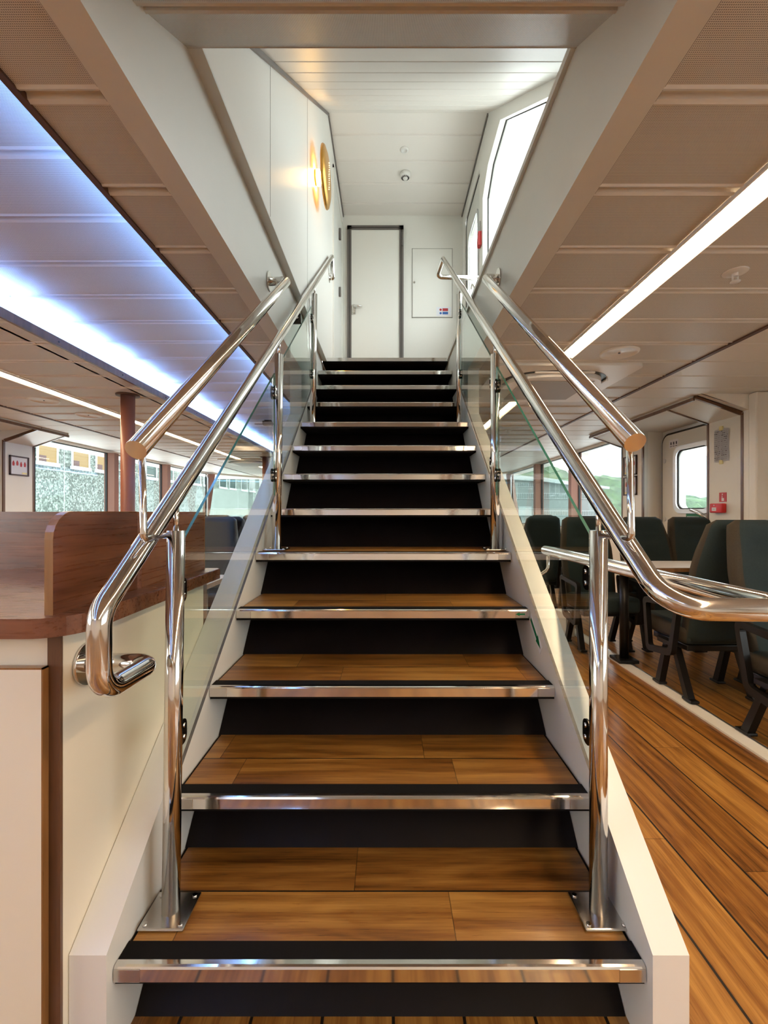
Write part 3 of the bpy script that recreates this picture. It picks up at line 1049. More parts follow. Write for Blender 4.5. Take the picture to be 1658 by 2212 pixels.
# ------------------------------------------------------------------ saloon lighting
def led(xc, ya, yb, label):
    t = empty('led_strip_light', (xc, ya, H), label, 'ceiling light')
    MB().prism([(xc - .032, H - .006), (xc - .046, H - .015), (xc - .050, H - .010), (xc - .050, H - .0005)], 1, ya, yb).prism([(xc + .032, H - .006), (xc + .046, H - .015), (xc + .050, H - .010), (xc + .050, H - .0005)], 1, ya, yb).build('housing', M['plastic'], t)
    MB().box(xc - .032, xc + .032, ya, yb, H - .007, H - .004).build('diffuser', M['led'], t)
    MB().box(xc - .034, xc + .034, ya, yb, H - .0038, H - .0006).build('back_plate', M['plastic'], t)
led(X(1658, .96 * F / 721) - .0, -3.0, 2.74, 'long warm led strip in the right ceiling, running up to the round air vent')
led(1.10, 3.86, 9.0, 'warm led strip in the right ceiling beyond the round air vent')
led(-2.65, -3.0, 8.0, 'long warm led strip in the left ceiling beside the brown pillar')
led(-2.65, 9.1, 12.4, 'short warm led strip in the left ceiling beyond the far air vent')
t = tag(MB().box(-1.985, -1.925, YB + .1, YF - .1, H + .022, H + .030).build('cove_light', M['cove'], loc=(-1.955, 1, H + .026)), 'cool white cove light hidden along the left edge of the ceiling recess', 'cove light')

tag(MB().box(-.872, -.854, YB + .1, YF - .1, H + .022, H + .042).build('cove_light', M['cove_dim'], loc=(-.863, 1, H + .026)), 'cool white cove light hidden behind the brown trim on the right of the ceiling recess', 'cove light')

# ceiling discs, sprinklers, cassettes
def disc(px, py, r, name, label, cat, group=None):
    d = .96 * F / (1106 - py)
    x = X(px, d)
    t = empty(name, (x, d, H), label, cat, group)
    MB().lathe([(.0, -.004), (r * .84, -.004), (r * .88, -.010), (r * .97, -.009), (r, -.001), (r, 0)], (x, d, H), 40).build('cover', M['plastic'], t)
    MB().cyl((x, d, H - .0045), (x, d, H - .008), .006, 10).build('screw', M['black_gloss'], t)
disc(1337, 761, .11, 'ceiling_speaker', 'round white speaker cover on the right ceiling beside the led strip', 'speaker')
disc(95, 864, .115, 'ceiling_speaker', 'left of the two round covers on the left ceiling', 'speaker')
disc(191, 896, .115, 'ceiling_speaker', 'right of the two round covers on the left ceiling, nearer the brown pillar', 'speaker')
def sprinkler(px, py, zc, name, label):
    d = (zc - CZ) * F / (1106 - py)
    x = X(px, d)
    t = empty(name, (x, d, zc), label, 'sprinkler')
    MB().lathe([(.0, -.003), (.02, -.004), (.042, -.003), (.046, 0)], (x, d, zc), 32).build('rosette', M['plastic'], t)
    MB().cyl((x, d, zc), (x, d, zc - .018), .011, 16).lathe([(0, -.040), (.018, -.040), (.018, -.037), (0, -.037)], (x, d, zc), 20).box(x - .012, x - .009, d - .003, d + .003, zc - .038, zc - .016).box(x + .009, x + .012, d - .003, d + .003, zc - .038, zc - .016).build('nozzle', M['plastic'], t)
sprinkler(1587, 588, H, 'sprinkler_head', 'white sprinkler head on the right ceiling right of the led strip')
sprinkler(1097, 929, H, 'sprinkler_head', 'small distant sprinkler head on the right ceiling seen through the glass')


def cassette(xc, yc, label):
    t = empty('air_conditioner', (xc, yc, H), label, 'air conditioner')
    b = MB().prism(rrect(xc - .475, xc + .475, yc - .475, yc + .475, .05), 2, H - .018, H)
    b.build('ceiling_panel', M['plastic'], t)
    def sup(r, e=2.9, n=64):
        out = []
        for k in range(n):
            a = 2 * PI * k / n
            c, s2 = math.cos(a), math.sin(a)
            out.append((xc + r * math.copysign(abs(c) ** (2 / e), c), yc + r * math.copysign(abs(s2) ** (2 / e), s2)))
        return out
    MB().prism(sup(.375), 2, H - .020, H - .017).build('air_slot', M['black_gloss'], t)
    MB().prism(sup(.345), 2, H - .052, H - .019).build('grille_ring', M['plastic'], t)
    g = MB()
    g.box(xc - .25, xc + .25, yc - .25, yc + .25, H - .056, H - .052, .001)
    g.build('intake_grille', M['plastic_dk'], t)
    for sx, sy in ((0, -1), (0, 1), (1, 0), (-1, 0)):
        f = MB()
        if sx == 0:
            f.box(xc - .20, xc + .20, yc + sy * .352, yc + sy * .370, H - .034, H - .020, .004)
        else:
            f.box(xc + sx * .352, xc + sx * .370, yc - .20, yc + .20, H - .034, H - .020, .004)
        f.build('flap', M['plastic'], t)
cassette(1.19, 3.33, 'white square ceiling air conditioner with a rounded grille on the right ceiling')
cassette(-2.62, 8.55, 'distant white ceiling air conditioner between the left led strips')
# cctv / nozzle hanging in the recess
d = 5.3
px_, zt2 = X(577, d), RC
t = empty('projector_bracket', (px_, d, RC), 'small dark device on a bracket hanging from the blue-lit ceiling recess', 'ceiling device')
MB().cyl((px_, d, RC), (px_, d, Z(915, d) + .02), .012, 12).box(px_ - .03, px_ + .05, d - .02, d + .02, RC - .012, RC - .001).build('hanger', M['black_gloss'], t)
MB().box(px_ - .05, px_ + .06, d - .04, d + .04, Z(919, d), Z(912, d) + .01, .008).cyl((px_ - .15, d, Z(916, d)), (px_ + .16, d, Z(916, d)), .006, 8).build('device_body', M['trim_wood'], t)

# ------------------------------------------------------------------ pillars
def pillar(px, py_top, r, label):
    d = .96 * F / (1106 - py_top)
    x = X(px, d)
    t = empty('pillar', (x, d, 0), label, 'pillar')
    MB().cyl((x, d, 0), (x, d, H), r, 32).build('column', M['pillar'], t)
    MB().lathe([(r, -.012), (r + .035, -.010), (r + .037, 0), (r, 0)], (x, d, H), 32).build('collar', M['brown_edge'], t)
pillar(276, 853, .053, 'near round red-brown steel pillar in the left saloon')
pillar(573, 987, .053, 'far round red-brown steel pillar beside the left stair post')

# ------------------------------------------------------------------ windows and outer walls
WT = CZ + .918
WS = CZ - .25
nwin = [1]


def side_window(x, ya, yb, out):
    nwin[0] += 1
    t = empty('window_%d' % nwin[0], (x, (ya + yb) / 2, WS), kind='structure')
    MB().box(x + out * .02, x + out * .026, ya, yb, WS, WT).build('pane', M['pane'], t)
    g = MB()
    for a in ((ya, ya + .012, WS, WT), (yb - .012, yb, WS, WT), (ya, yb, WS, WS + .012), (ya, yb, WT - .012, WT)):
        g.box(x, x + out * .03, a[0], a[1], a[2], a[3])
    g.build('gasket', M['black_gloss'], t)


def mullion(x, ya, yb, inn):
    struct('window_mullion', MB().box(x + inn * .11, x - inn * .05, ya, yb, WS - .02, WT), M['mullion'])


for a, b in ((5.47, 6.89), (7.0, 8.56), (8.68, 10.7)):
    side_window(XL, a, b, -1)
for a, b in ((6.89, 7.0), (8.56, 8.68)):
    mullion(XL, a, b, 1)
for a, b in ((5.56, 6.87), (6.98, 8.53), (8.64, 10.6)):
    side_window(XR, a, b, 1)
for a, b in ((6.87, 6.98), (8.53, 8.64)):
    mullion(XR, a, b, -1)
# walls above and below the windows
for nm, x, inn, yE in (('left', XL, 1, 10.8), ('right', XR, -1, 10.7)):
    struct('wall_' + nm, MB().box(x, x - inn * .12, 5.2, yE, 0, WS).box(x, x - inn * .12, 5.2, yE, WT, H + .05), M['wall'])
# slanted front quarter, left: raked windows
def raked(name, p0, p1, lean):
    (ax, ay), (bx, by) = p0, p1
    d = Vector((bx - ax, by - ay, 0))
    n_ = Vector((-d.y, d.x, 0)).normalized()
    struct('wall_' + name, MB().slab([(ax, ay, 0), (bx, by, 0), (bx, by, WS), (ax, ay, WS)], n_ * .1).slab([(ax, ay, WT), (bx, by, WT), (bx, by, H + .05), (ax, ay, H + .05)], n_ * .1), M['wall'])
    nwin[0] += 1
    t = empty('window_%d' % nwin[0], (ax, ay, WS), kind='structure')
    MB().slab([(ax, ay, WS), (bx, by, WS), (bx, by, WT), (ax, ay, WT)], n_ * .006).build('pane', M['pane'], t)
    u = d.normalized()
    for q in (0.0, 1.0):
        c = Vector((ax, ay, 0)) + d * q
        b0 = c - u * (.22 + lean) if False else c
        P = [b0 + Vector((0, 0, WS)) - Vector((lean, 0, 0)), b0 + u * .14 + Vector((0, 0, WS)) - Vector((lean, 0, 0)), b0 + u * .14 + Vector((0, 0, WT)), b0 + Vector((0, 0, WT))]
        struct('window_mullion', MB().slab([tuple(p) for p in P], n_ * -.1), M['mullion'])
raked('front_left', (XL, 10.75), (-3.3, 12.3), .16)
raked('front_middle', (-3.3, 12.3), (-1.4, 12.85), .16)
raked('front_right', (XR, 10.65), (1.9, 12.3), -.16)
raked('front_centre', (1.9, 12.3), (.4, 12.85), -.16)
struct('wall_front', MB().box(-1.5, .5, 12.86, 12.95, 0, H + .05), M['wall'])
struct('wall_back', MB().box(-4.9, 3.4, YB - .1, YB, 0, H + .05), M['wall'])
alu = MB()
alu.tube([(XL + .02, 10.70, WS), (XL + .02, 10.70, WT - .08), (XL + .02, 10.62, WT - .02)], .02, .05, 8)
struct('trim_12', alu, M['alu'])
alu = MB()
alu.tube([(XR - .02, 10.55, WS), (XR - .02, 10.55, WT - .08), (XR - .02, 10.47, WT - .02)], .02, .05, 8)
struct('trim_13', alu, M['alu'])


# door recess portals: canopy + cheek panels with wood edging
def portal(s, xe, xp, ze, zp, yn, yni, yfi, yf, xd):
    """s: +1 right; xe ceiling edge, xp panel plane, y near, near inner, far inner, far; xd door plane"""
    E, Pz = CZ + ze, CZ + zp
    tw, td = .03, .012
    def prof(off=0):
        return [(xe, E), (xp, Pz), (xp, Pz + .016), (xp + s * .0, H), (xe, H)]
    def cheek(ya, yb, nm):
        mb = MB()
        mb.prism([(xe, E + .004), (xp, Pz + .004), (xp, 0), (xp + s * .06, 0), (xp + s * .06, H), (xe, H)], 1, ya, yb)
        struct('wall_portal_' + nm, mb, M['white'])
    cheek(yn, yni, ('right' if s > 0 else 'left') + '_near')
    cheek(yfi, yf, ('right' if s > 0 else 'left') + '_far')
    # recess canopy, ceiling edge board along the opening
    struct('wall_portal_' + ('right' if s > 0 else 'left') + '_canopy', MB().prism([(xe, E + .004), (xd, CZ + ze - .03), (xd, H), (xe, H)], 1, yni, yfi), M['white'])
    # recess back wall around the door
    tb = MB()
    for y in (yn, yni, yfi, yf):
        sg = 1 if y in (yn, yfi) else -1
        y0, y1 = (y - .002, y + td) if sg > 0 else (y - td, y + .002)
        tb.slab([(xe, y0, E), (xe, y0, E + tw), (xp - s * .0, y0, Pz + tw * 1.0), (xp - s * .02, y0, Pz)], (0, y1 - y0, 0))
        tb.box(xp - s * .004, xp + s * .012, y0 - .006, y1 + .006, 0, Pz + .02)
        tb.slab([(xe, y0 - .004, E - .003), (xp, y0 - .004, Pz - .003), (xp, y0 - .004, Pz + .006), (xe, y0 - .004, E + .006)], (0, y1 - y0 + .008, 0))
    tb.box(xe - s * .010, xe + s * .004, yn - .002, yf + .002, E - .024, E + .003)
    struct('trim_%d' % (14 if s > 0 else 15), tb, M['trim_wood'])
    struct('wall_recess_door_' + ('right' if s > 0 else 'left'), MB().box(xd, xd + s * .06, yni, yfi, 0, H), M['wall'])
    cr = MB()
    cr.box(xp + s * .06, xd, yni - .03, yni, 0, H).box(xp + s * .06, xd, yfi, yfi + .03, 0, H)
    struct('wall_recess_side_' + ('right' if s > 0 else 'left'), cr, M['wall'])


portal(1, 2.53, 2.93, .94, .80, 3.66, 4.06, 5.09, 5.54, 3.16)
portal(-1, -3.91, -4.335, .94, .796, 3.70, 4.10, 5.03, 5.46, -4.60)
# transverse wall and column right of the portal
struct('wall_right_cross', MB().prism([(2.53, H), (2.53, CZ + .968), (2.93, CZ + .83), (2.93, 0), (3.4, 0), (3.4, H)], 1, 3.60, 3.655), M['wall'])
struct('wall_right_column', MB().box(X(1626, 3.55), 3.35, 3.52, 3.60, 0, H - .004, .012), M['wall'])
for nm, xw_, out, yE in (('right', 3.30, 1, 3.6), ('left', -4.60, -1, 3.70)):
    mb = MB().box(xw_, xw_ + out * .06, YB, yE, 0, WS).box(xw_, xw_ + out * .06, YB, yE, WT, H + .04)
    edges = [-2.6, -.9, .8]  # unseen window openings, added to let in neutral fill daylight
    mb.box(xw_, xw_ + out * .06, YB, edges[0], WS, WT).box(xw_, xw_ + out * .06, edges[-1], yE, WS, WT)
    struct('wall_%s_near' % nm, mb, M['wall'])
    for a, b in zip(edges[:-1], edges[1:]):
        side_window(xw_, a, b - .1 if b != edges[-1] else b, out)
        if b != edges[-1]:
            mullion(xw_, b - .1, b, -out)
# weathertight door in the right recess
yd0, yd1 = 4.16, 5.04
DX = 3.16
ZD = CZ + .85
dr = empty('door_4', (DX, (yd0 + yd1) / 2, 0), kind='structure')
ro = rrect(yd0, yd1, .02, ZD, .10)
w0, w1, wz0, wz1 = 4.30, 4.79, CZ + .03, CZ + .66
ri = rrect(w0, w1, wz0, wz1, .08)
d_ = MB()
ringface(d_.bm, ro, ri, DX - .035, DX - .004)
d_.build('door_leaf', M['white'], dr)
d_ = MB()
ringface(d_.bm, rrect(yd0 - .022, yd1 + .022, .0, ZD + .022, .115), ro, DX - .028, DX - .002)
d_.build('seal', M['dark_gap'], dr)
d_ = MB()
ringface(d_.bm, rrect(yd0 - .05, yd1 + .05, .0, ZD + .045, .13), rrect(yd0 - .022, yd1 + .022, .0, ZD + .022, .115), DX - .02, DX - .001)
d_.build('door_frame', M['alu'], dr)
d_ = MB()
ringface(d_.bm, rrect(w0 - .045, w1 + .045, wz0 - .045, wz1 + .045, .11), ri, DX - .05, DX - .034)
d_.build('window_frame', M['alu'], dr)
d_ = MB()
ringface(d_.bm, rrect(w0 - .006, w1 + .006, wz0 - .006, wz1 + .006, .085), rrect(w0 + .012, w1 - .012, wz0 + .012, wz1 - .012, .07), DX - .030, DX - .018)
d_.build('gasket', M['black_gloss'], dr)
# daylight comes in through the porthole: opening in the wall behind it
bpy.data.objects.remove(bpy.data.objects['wall_recess_door_right'])
d_ = MB()
ringface(d_.bm, rrect(4.06, 5.09, -.01, H + .01, .002), ri, DX, DX + .06)
struct('wall_recess_door_right', d_, M['wall'])
MB().prism(ri, 0, DX - .02, DX - .015).build('pane', M['pane'], dr)
MB().cyl((DX - .035, 5.00, CZ + .57), (DX - .042, 5.00, CZ + .57), .025, 20).cyl((DX - .035, 5.00, CZ - .08), (DX - .042, 5.00, CZ - .08), .025, 20).build('dog_boss', M['alu'], dr)
MB().tube([(DX - .05, 4.32, CZ - .06), (DX - .07, 4.42, CZ - .01), (DX - .075, 4.52, CZ + .02)], .011, .02).build('door_handle', M['steel'], dr)
t = empty('exit_door_sign', (DX - .036, 4.48, CZ - .04), 'small green sign with white writing on the right recess door below its window', 'sign')
MB().box(DX - .0375, DX - .0355, 4.40, 4.64, CZ - .10, CZ - .015).build('plate', M['green'], t)
mb = MB()
for k in range(9):
    mb.box(DX - .0382, DX - .0374, 4.61 - k * .02, 4.625 - k * .02 + .001 * (k % 3), CZ - .058, CZ - .046)
mb.build('lettering', M['paper'], t)
t = empty('door_notice', (DX - .036, 4.85, CZ + .73), 'small grey notice sticker at the top of the right recess door', 'sticker')
MB().box(DX - .0372, DX - .0355, 4.77, 4.92, CZ + .70, CZ + .79).build('backing', M['paper'], t)
mb = MB()
for k in range(3):
    mb.box(DX - .038, DX - .0371, 4.785 + k * .045, 4.805 + k * .045, CZ + .735, CZ + .765).box(DX - .038, DX - .0371, 4.78 + k * .045, 4.812 + k * .045, CZ + .715, CZ + .722)
mb.build('print', M['ink'], t)
# items on the near cheek panel
PX = 2.93
yy0, yy1 = PX * F / (1575 - VPX), PX * F / (1543 - VPX)
t = empty('taped_paper', (PX, (yy0 + yy1) / 2, CZ + .44), 'creased sheet of handwriting taped to the white panel beside the recess door', 'paper')
za, zb2 = CZ + .725, CZ + .44
mb = MB()
bm = mb.bm
N = 10
rows = []
for i in range(N + 1):
    row = []
    for j in range(7):
        u, v = j / 6, i / N
        row.append(bm.verts.new((PX - .003 - .006 * (math.sin(v * 9 + u * 3) * .5 + .5) - .012 * (1 - u) * 0, yy0 + (yy1 - yy0) * u, zb2 + (za - zb2) * v)))
    rows.append(row)
for i in range(N):
    for j in range(6):
        bm.faces.new((rows[i][j], rows[i][j + 1], rows[i + 1][j + 1], rows[i + 1][j]))
r_ = bmesh.ops.solidify(bm, geom=bm.faces[:], thickness=.0008)
mb.build('sheet', M['paper'], t)
mb = MB()
random.seed(3)
for i in range(15):
    z_ = za - .02 - i * .0175
    for (c0, c1) in ((.06, .44), (.54, .94)):
        u = c0
        while u < c1 - .04:
            L_ = random.uniform(.03, .09)
            hh = random.choice((.0008, .0008, .001, .0035))
            mb.box(PX - .0115, PX - .0108, yy1 + (yy0 - yy1) * u, yy1 + (yy0 - yy1) * min(c1, u + L_), z_ - hh, z_ + hh)
            u += L_ + random.uniform(.01, .05)
mb.build('handwriting', M['ink'], t)
ym = (yy0 + yy1) / 2
MB().box(PX - .013, PX - .001, ym - .018, ym + .018, za - .012, za + .024).box(PX - .013, PX - .001, ym - .016, ym + .016, zb2 - .02, zb2 + .014).build('tape', M['tape'], t)
# fire point sign and call box
ya, yb = PX * F / (1569 - VPX), PX * F / (1553 - VPX)
t = empty('fire_alarm_sign', (PX, (ya + yb) / 2, Z(1083, ya)), 'dark red sign with a white pressing hand above the red fire call box', 'sign')
z0, z1 = CZ + .088, CZ + .170
MB().box(PX - .002, PX - .0003, ya, yb, z0, z1).build('plate', M['red_sign'], t)
yc = (ya + yb) / 2
MB().box(PX - .003, PX - .0019, yc - .014, yc + .014, z0 + .008, z0 + .034, .0002).box(PX - .003, PX - .0019, yc + .004, yc + .011, z0 + .03, z0 + .056).cyl((PX - .003, yc + .005, z0 + .067), (PX - .0019, yc + .005, z0 + .067), .006, 12).build('hand_symbol', M['paper'], t)
ya, yb = PX * F / (1569 - VPX), PX * F / (1542 - VPX)
t = empty('fire_call_box', (PX, (ya + yb) / 2, CZ - .008), 'bright red manual fire call box on the white panel beside the recess door', 'fire alarm')
MB().box(PX - .045, PX - .0004, ya, yb, CZ - .008, CZ + .075, .008).build('housing', M['red'], t)
yc = ya + (yb - ya) * .6
MB().box(PX - .047, PX - .0445, yc - .025, yc + .025, CZ + .010, CZ + .040).build('break_glass', M['paper'], t)
MB().box(PX - .048, PX - .0468, yc - .014, yc + .014, CZ + .024, CZ + .027).build('lettering', M['ink'], t)
MB().cyl((PX - .047, yc, CZ + .058), (PX - .0445, yc, CZ + .058), .006, 12).build('symbol', M['paper'], t)


# framed pictures
def picture(x, s, ya, yb, z0, z1, label, seed):
    random.seed(seed)
    t = empty('framed_picture', (x, (ya + yb) / 2, z0), label, 'picture')
    f = .014
    X0, X1 = sorted((x - s * .018, x - s * .0004))
    MB().box(X0, X1, ya, ya + f, z0, z1).box(X0, X1, yb - f, yb, z0, z1).box(X0, X1, ya, yb, z0, z0 + f).box(X0, X1, ya, yb, z1 - f, z1).build('frame', M['frame_dark'], t)
    A0, A1 = sorted((x - s * .008, x - s * .003))
    MB().box(A0, A1, ya + f, yb - f, z0 + f, z1 - f).build('print', M['photo'], t)
    B0, B1 = sorted((x - s * .0095, x - s * .0079))
    m = MB()
    W_ = yb - ya
    for k in range(4):
        c = ya + W_ * (.2 + .2 * k)
        zc = z0 + (z1 - z0) * (.62 + .03 * math.sin(k * 2))
        m.prism([(c - .012, zc - .03), (c + .012, zc - .03), (c + .016, zc), (c + .004, zc + .028), (c - .004, zc + .028), (c - .016, zc)], 0, B0, B1)
    m.build('red_figures', M['red_sign'], t)
    MB().box(B0, B1, ya + W_ * .65, yb - f - .01, z0 + .022, z0 + .04).build('green_caption', M['tape'], t)


picture(-4.335, -1, 5.10, 5.37, Z(1027, 5.2), Z(985, 5.2), 'dark framed picture of red figures on the left white panel', 1)
picture(2.93, 1, 5.20, 5.48, CZ + .44, CZ + .67, 'upper of the two framed pictures on the far right panel', 2)
picture(2.93, 1, 5.20, 5.48, CZ + .20, CZ + .425, 'lower of the two framed pictures on the far right panel', 3)

# ------------------------------------------------------------------ seat floor strip
struct('trim_16', MB().box(1.715, 1.765, YB, 10.5, 0.0, .010).box(1.765, 1.80, YB, 10.5, 0.0, .005), M['white'])
struct('trim_17', MB().box(1.80, 1.815, YB, 10.5, 0.0, .007), M['alu'])


# ------------------------------------------------------------------ seats
def seat_back(mat_side, hw=.215, hollow=True):
    """tall padded back leaning away from the sitter (sitter faces -Y)"""
    mb = MB()
    bm = mb.bm
    NZ, NX = 26, 14
    zs = [.36 + (1.085 - .36) * i / NZ for i in range(NZ + 1)]
    def half(z):
        if z < .62:
            return hw * (0.93 + .07 * (z - .36) / .26)
        if z < .80:
            return hw
        q = (z - .80) / .285
        return hw * (1 - .20 * q ** 1.2)
    def cy(z):
        return .14 + (z - .36) * .235
    F_, B_ = [], []
    for z in zs:
        hwz = half(z)
        top = max(0, (z - 1.045) / .04)
        hwz -= .035 * (1 - math.sqrt(max(0, 1 - top * top)))
        rf, rb = [], []
        for j in range(NX + 1):
            u = -1 + 2 * j / NX
            x = hwz * math.copysign(abs(u) ** .9, u)
            th = .052 * (1 - abs(u) ** 8 * .55) * (1 - .75 * top ** 3)
            fr = th
            if hollow:
                inner = max(0, 1 - (abs(u) / .62) ** 6) if abs(u) < .62 else 0
                fr -= .014 * inner * (1 if .88 < z < 1.0 else 0)
                fr -= .010 * inner * math.exp(-((z - .885) / .010) ** 2)
                fr -= .012 * inner * math.exp(-((z - .76) / .010) ** 2)
                fr += .012 * math.exp(-((z - .58) / .10) ** 2) * (1 - u * u)
                fr += .018 * max(0, abs(u) - .72) / .28 * (1 if z < .9 else max(0, 1 - (z - .9) / .12))
            rf.append(bm.verts.new((x, cy(z) - fr, z)))
            rb.append(bm.verts.new((x, cy(z) + th * .75, z)))
        F_.append(rf)
        B_.append(rb)
    for i in range(NZ):
        for j in range(NX):
            a = bm.faces.new((F_[i][j], F_[i][j + 1], F_[i + 1][j + 1], F_[i + 1][j]))
            b = bm.faces.new((B_[i][j], B_[i + 1][j], B_[i + 1][j + 1], B_[i][j + 1]))
            a.smooth = b.smooth = True
            if j == 0 or j == NX - 1:
                a.material_index = 1
        for R_ in (0, NX):
            f = bm.faces.new((F_[i][R_], F_[i + 1][R_], B_[i + 1][R_], B_[i][R_]))
            f.material_index = 1
            f.smooth = True
    for j in range(NX):
        f = bm.faces.new((F_[-1][j], F_[-1][j + 1], B_[-1][j + 1], B_[-1][j]))
        f.smooth = True
        bm.faces.new((F_[0][j], B_[0][j], B_[0][j + 1], F_[0][j + 1]))
    return mb


def make_chair(name, label, cat, fab, side, hollow=True, arms=True, group=None):
    t = empty(name, (0, 0, 0), label, cat, group)
    seat_back(side, hollow=hollow).build('backrest', [fab, side], t)
    c = MB().box(-.215, .215, -.26, .17, .335, .450, .035, 4)
    for f in c.bm.faces:
        f.smooth = True
        if abs(f.normal.x) > .7:
            f.material_index = 1
    for v in c.bm.verts:
        if v.co.z > .4:
            v.co.z += .012 * (-v.co.y) / .26
    c.build('seat', [fab, side], t)
    MB().box(-.20, .20, -.18, .16, .300, .337, .006).build('seat_frame', M['black_gloss'], t)
    for sx in (-1, 1):
        x = sx * .19
        mb = MB()
        mb.slab([(x - .02, .02, .302), (x - .02, .055, .302), (x - .02, .19, .012), (x - .02, .145, .012)], (.04, 0, 0))
        mb.slab([(x - .02, -.055, .302), (x - .02, -.02, .302), (x - .02, -.10, .012), (x - .02, -.145, .012)], (.04, 0, 0))
        mb.box(x - .026, x + .026, -.165, -.085, .0105, .026, .004).box(x - .026, x + .026, .13, .215, .0105, .026, .004)
        mb.build('leg', M['black_gloss'], t)
        if arms:
            xa = sx * .245
            P = [(-.20, .565), (.165, .590), (.10, .250), (-.16, .215)]
            a = MB()
            # flat bar loop
            n = len(P)
            cen = Vector((sum(p[0] for p in P) / 4, sum(p[1] for p in P) / 4))
            inner = [tuple(Vector(p) + (cen - Vector(p)).normalized() * .050) for p in P]
            def rnd(Q, r):
                out = []
                for i in range(len(Q)):
                    a0, b0, c0 = Vector(Q[i - 1]), Vector(Q[i]), Vector(Q[(i + 1) % len(Q)])
                    d1, d2 = (a0 - b0).normalized(), (c0 - b0).normalized()
                    for k in range(5):
                        tt = k / 4
                        p = (b0 + d1 * r) * (1 - tt) ** 2 + b0 * 2 * tt * (1 - tt) + (b0 + d2 * r) * tt ** 2
                        out.append(tuple(p))
                return out
            ringface(a.bm, rnd(P, .045), rnd(inner, .02), xa - .016, xa + .016)
            a.box(min(xa, sx * .20), max(xa, sx * .20), -.06, .06, .305, .33)
            a.build('armrest', M['black_gloss'], t)
    return t


def place(proto, first, x, yb, face, label, group, cat=None):
    """yb: world Y of the top of the backrest; face -1 looks at the camera, +1 looks away"""
    o = proto if first else copy_tree(proto)
    oy = yb - .30 if face < 0 else yb + .30
    o.location = (x, oy, 0)
    o.rotation_euler = (0, 0, 0 if face < 0 else PI)
    o['label'] = label
    o['group'] = group
    return o


pc = make_chair('passenger_seat', 'seat', 'seat', M['fabric'], M['fabric_side'])
G1 = 'dark teal passenger seats in the right saloon'
R_ = [
    (1.985, 2.50, 1, 'aisle seat with its dark back to the nearest row, facing the white table'),
    (2.525, 2.50, 1, 'middle seat facing away toward the white table, its back to the nearest row'),
    (2.01, 2.38, -1, 'nearest teal seat at the right edge of the picture, facing the camera'),
    (1.76, 4.00, -1, 'teal seat behind the white table, nearest the aisle, facing the camera'),
    (2.285, 4.00, -1, 'teal seat behind the white table, middle of its row of three'),
    (2.716, 4.00, -1, 'teal seat behind the white table in front of the recess door'),
    (1.72, 4.90, 1, 'dark seat turned away with a slot in its top, right of the stringer'),
    (2.26, 4.90, 1, 'dark seat turned away in the far row, second from the aisle'),
    (1.95, 7.10, -1, 'distant teal seat by the right windows, nearest the aisle'),
    (2.49, 7.10, -1, 'distant teal seat close to the right windows'),
]
for i, (x, yb, fc, lab) in enumerate(R_):
    o = place(pc, i == 0, x, yb, fc, lab, G1)
    if i in (4, 5):      # these two share a side without armrests
        for ch in [c for c in bpy.data.objects if c.parent == o and c.name.startswith('armrest')]:
            cx_ = sum(v.co.x for v in ch.data.vertices) / len(ch.data.vertices)
            if (cx_ > 0) == (i == 4):
                bpy.data.objects.remove(ch)
# slot in the back of the seat turned away
tag(MB().box(1.62, 1.82, 4.868, 4.873, CZ - .105, CZ - .085).build('magazine_slot', M['black'], loc=(1.72, 4.87, CZ - .1)), 'thin black literature slot on the back of the far aisle seat', 'slot')
pl_ = make_chair('leather_seat', 'seat', 'seat', M['leather'], M['leather'], hollow=False)
G2 = 'black leather seats in the left saloon'
L_ = [
    (-1.60, 4.20, -1, 'black leather seat at the end of the counter, nearest the stairs'),
    (-2.14, 4.20, -1, 'black leather seat left of the one nearest the stairs, behind the counter'),
    (-1.60, 4.42, 1, 'black leather seat back to back with the one nearest the stairs'),
    (-2.14, 4.42, 1, 'black leather seat back to back, hidden behind the counter screen'),
    (-1.95, 6.6, -1, 'distant black leather seat in the third row, close to the aisle'),
    (-2.50, 6.6, -1, 'distant black leather seat in the third row, second from the aisle'),
    (-1.95, 6.85, 1, 'farthest black leather seat, facing the far windows'),
]
for i, (x, yb, fc, lab) in enumerate(L_):
    place(pl_, i == 0, x, yb, fc, lab, G2)


# tables
def table(xa, xb, ya, yb, zt, legx, legy, label):
    t = empty('saloon_table', (legx, legy, 0), label, 'table')
    tp = MB().prism(rrect(xa, xb, ya, yb, .03), 2, zt - .003, zt).build('table_top', M['table'], t)
    MB().prism(rrect(xa + .001, xb - .001, ya + .001, yb - .001, .03), 2, zt - .030, zt - .003).build('top_edging', M['edge_wood'], t)
    MB().cyl((legx, legy, .03), (legx, legy, zt - .03), .032, 24).build('table_leg', M['black_gloss'], t)
    MB().box(legx - .075, legx + .075, legy - .075, legy + .075, .010, .034, .006).build('foot_plate', M['black_gloss'], t)
table(1.70, 2.88, 3.15, 3.59, CZ - .395, 1.785, 3.345, 'white topped table with one black leg between the teal seats')
table(-2.1, -1.02, 2.46, 2.90, CZ - .41, -1.12, 2.70, 'white topped table beyond the end of the counter')
# white locker under the far seats
tag(MB().box(1.62, 1.70, 4.02, 4.28, .0, .20, .004).build('floor_box', M['white'], loc=(1.66, 4.1, 0)), 'small white box on the floor beside the far teal seats', 'box')

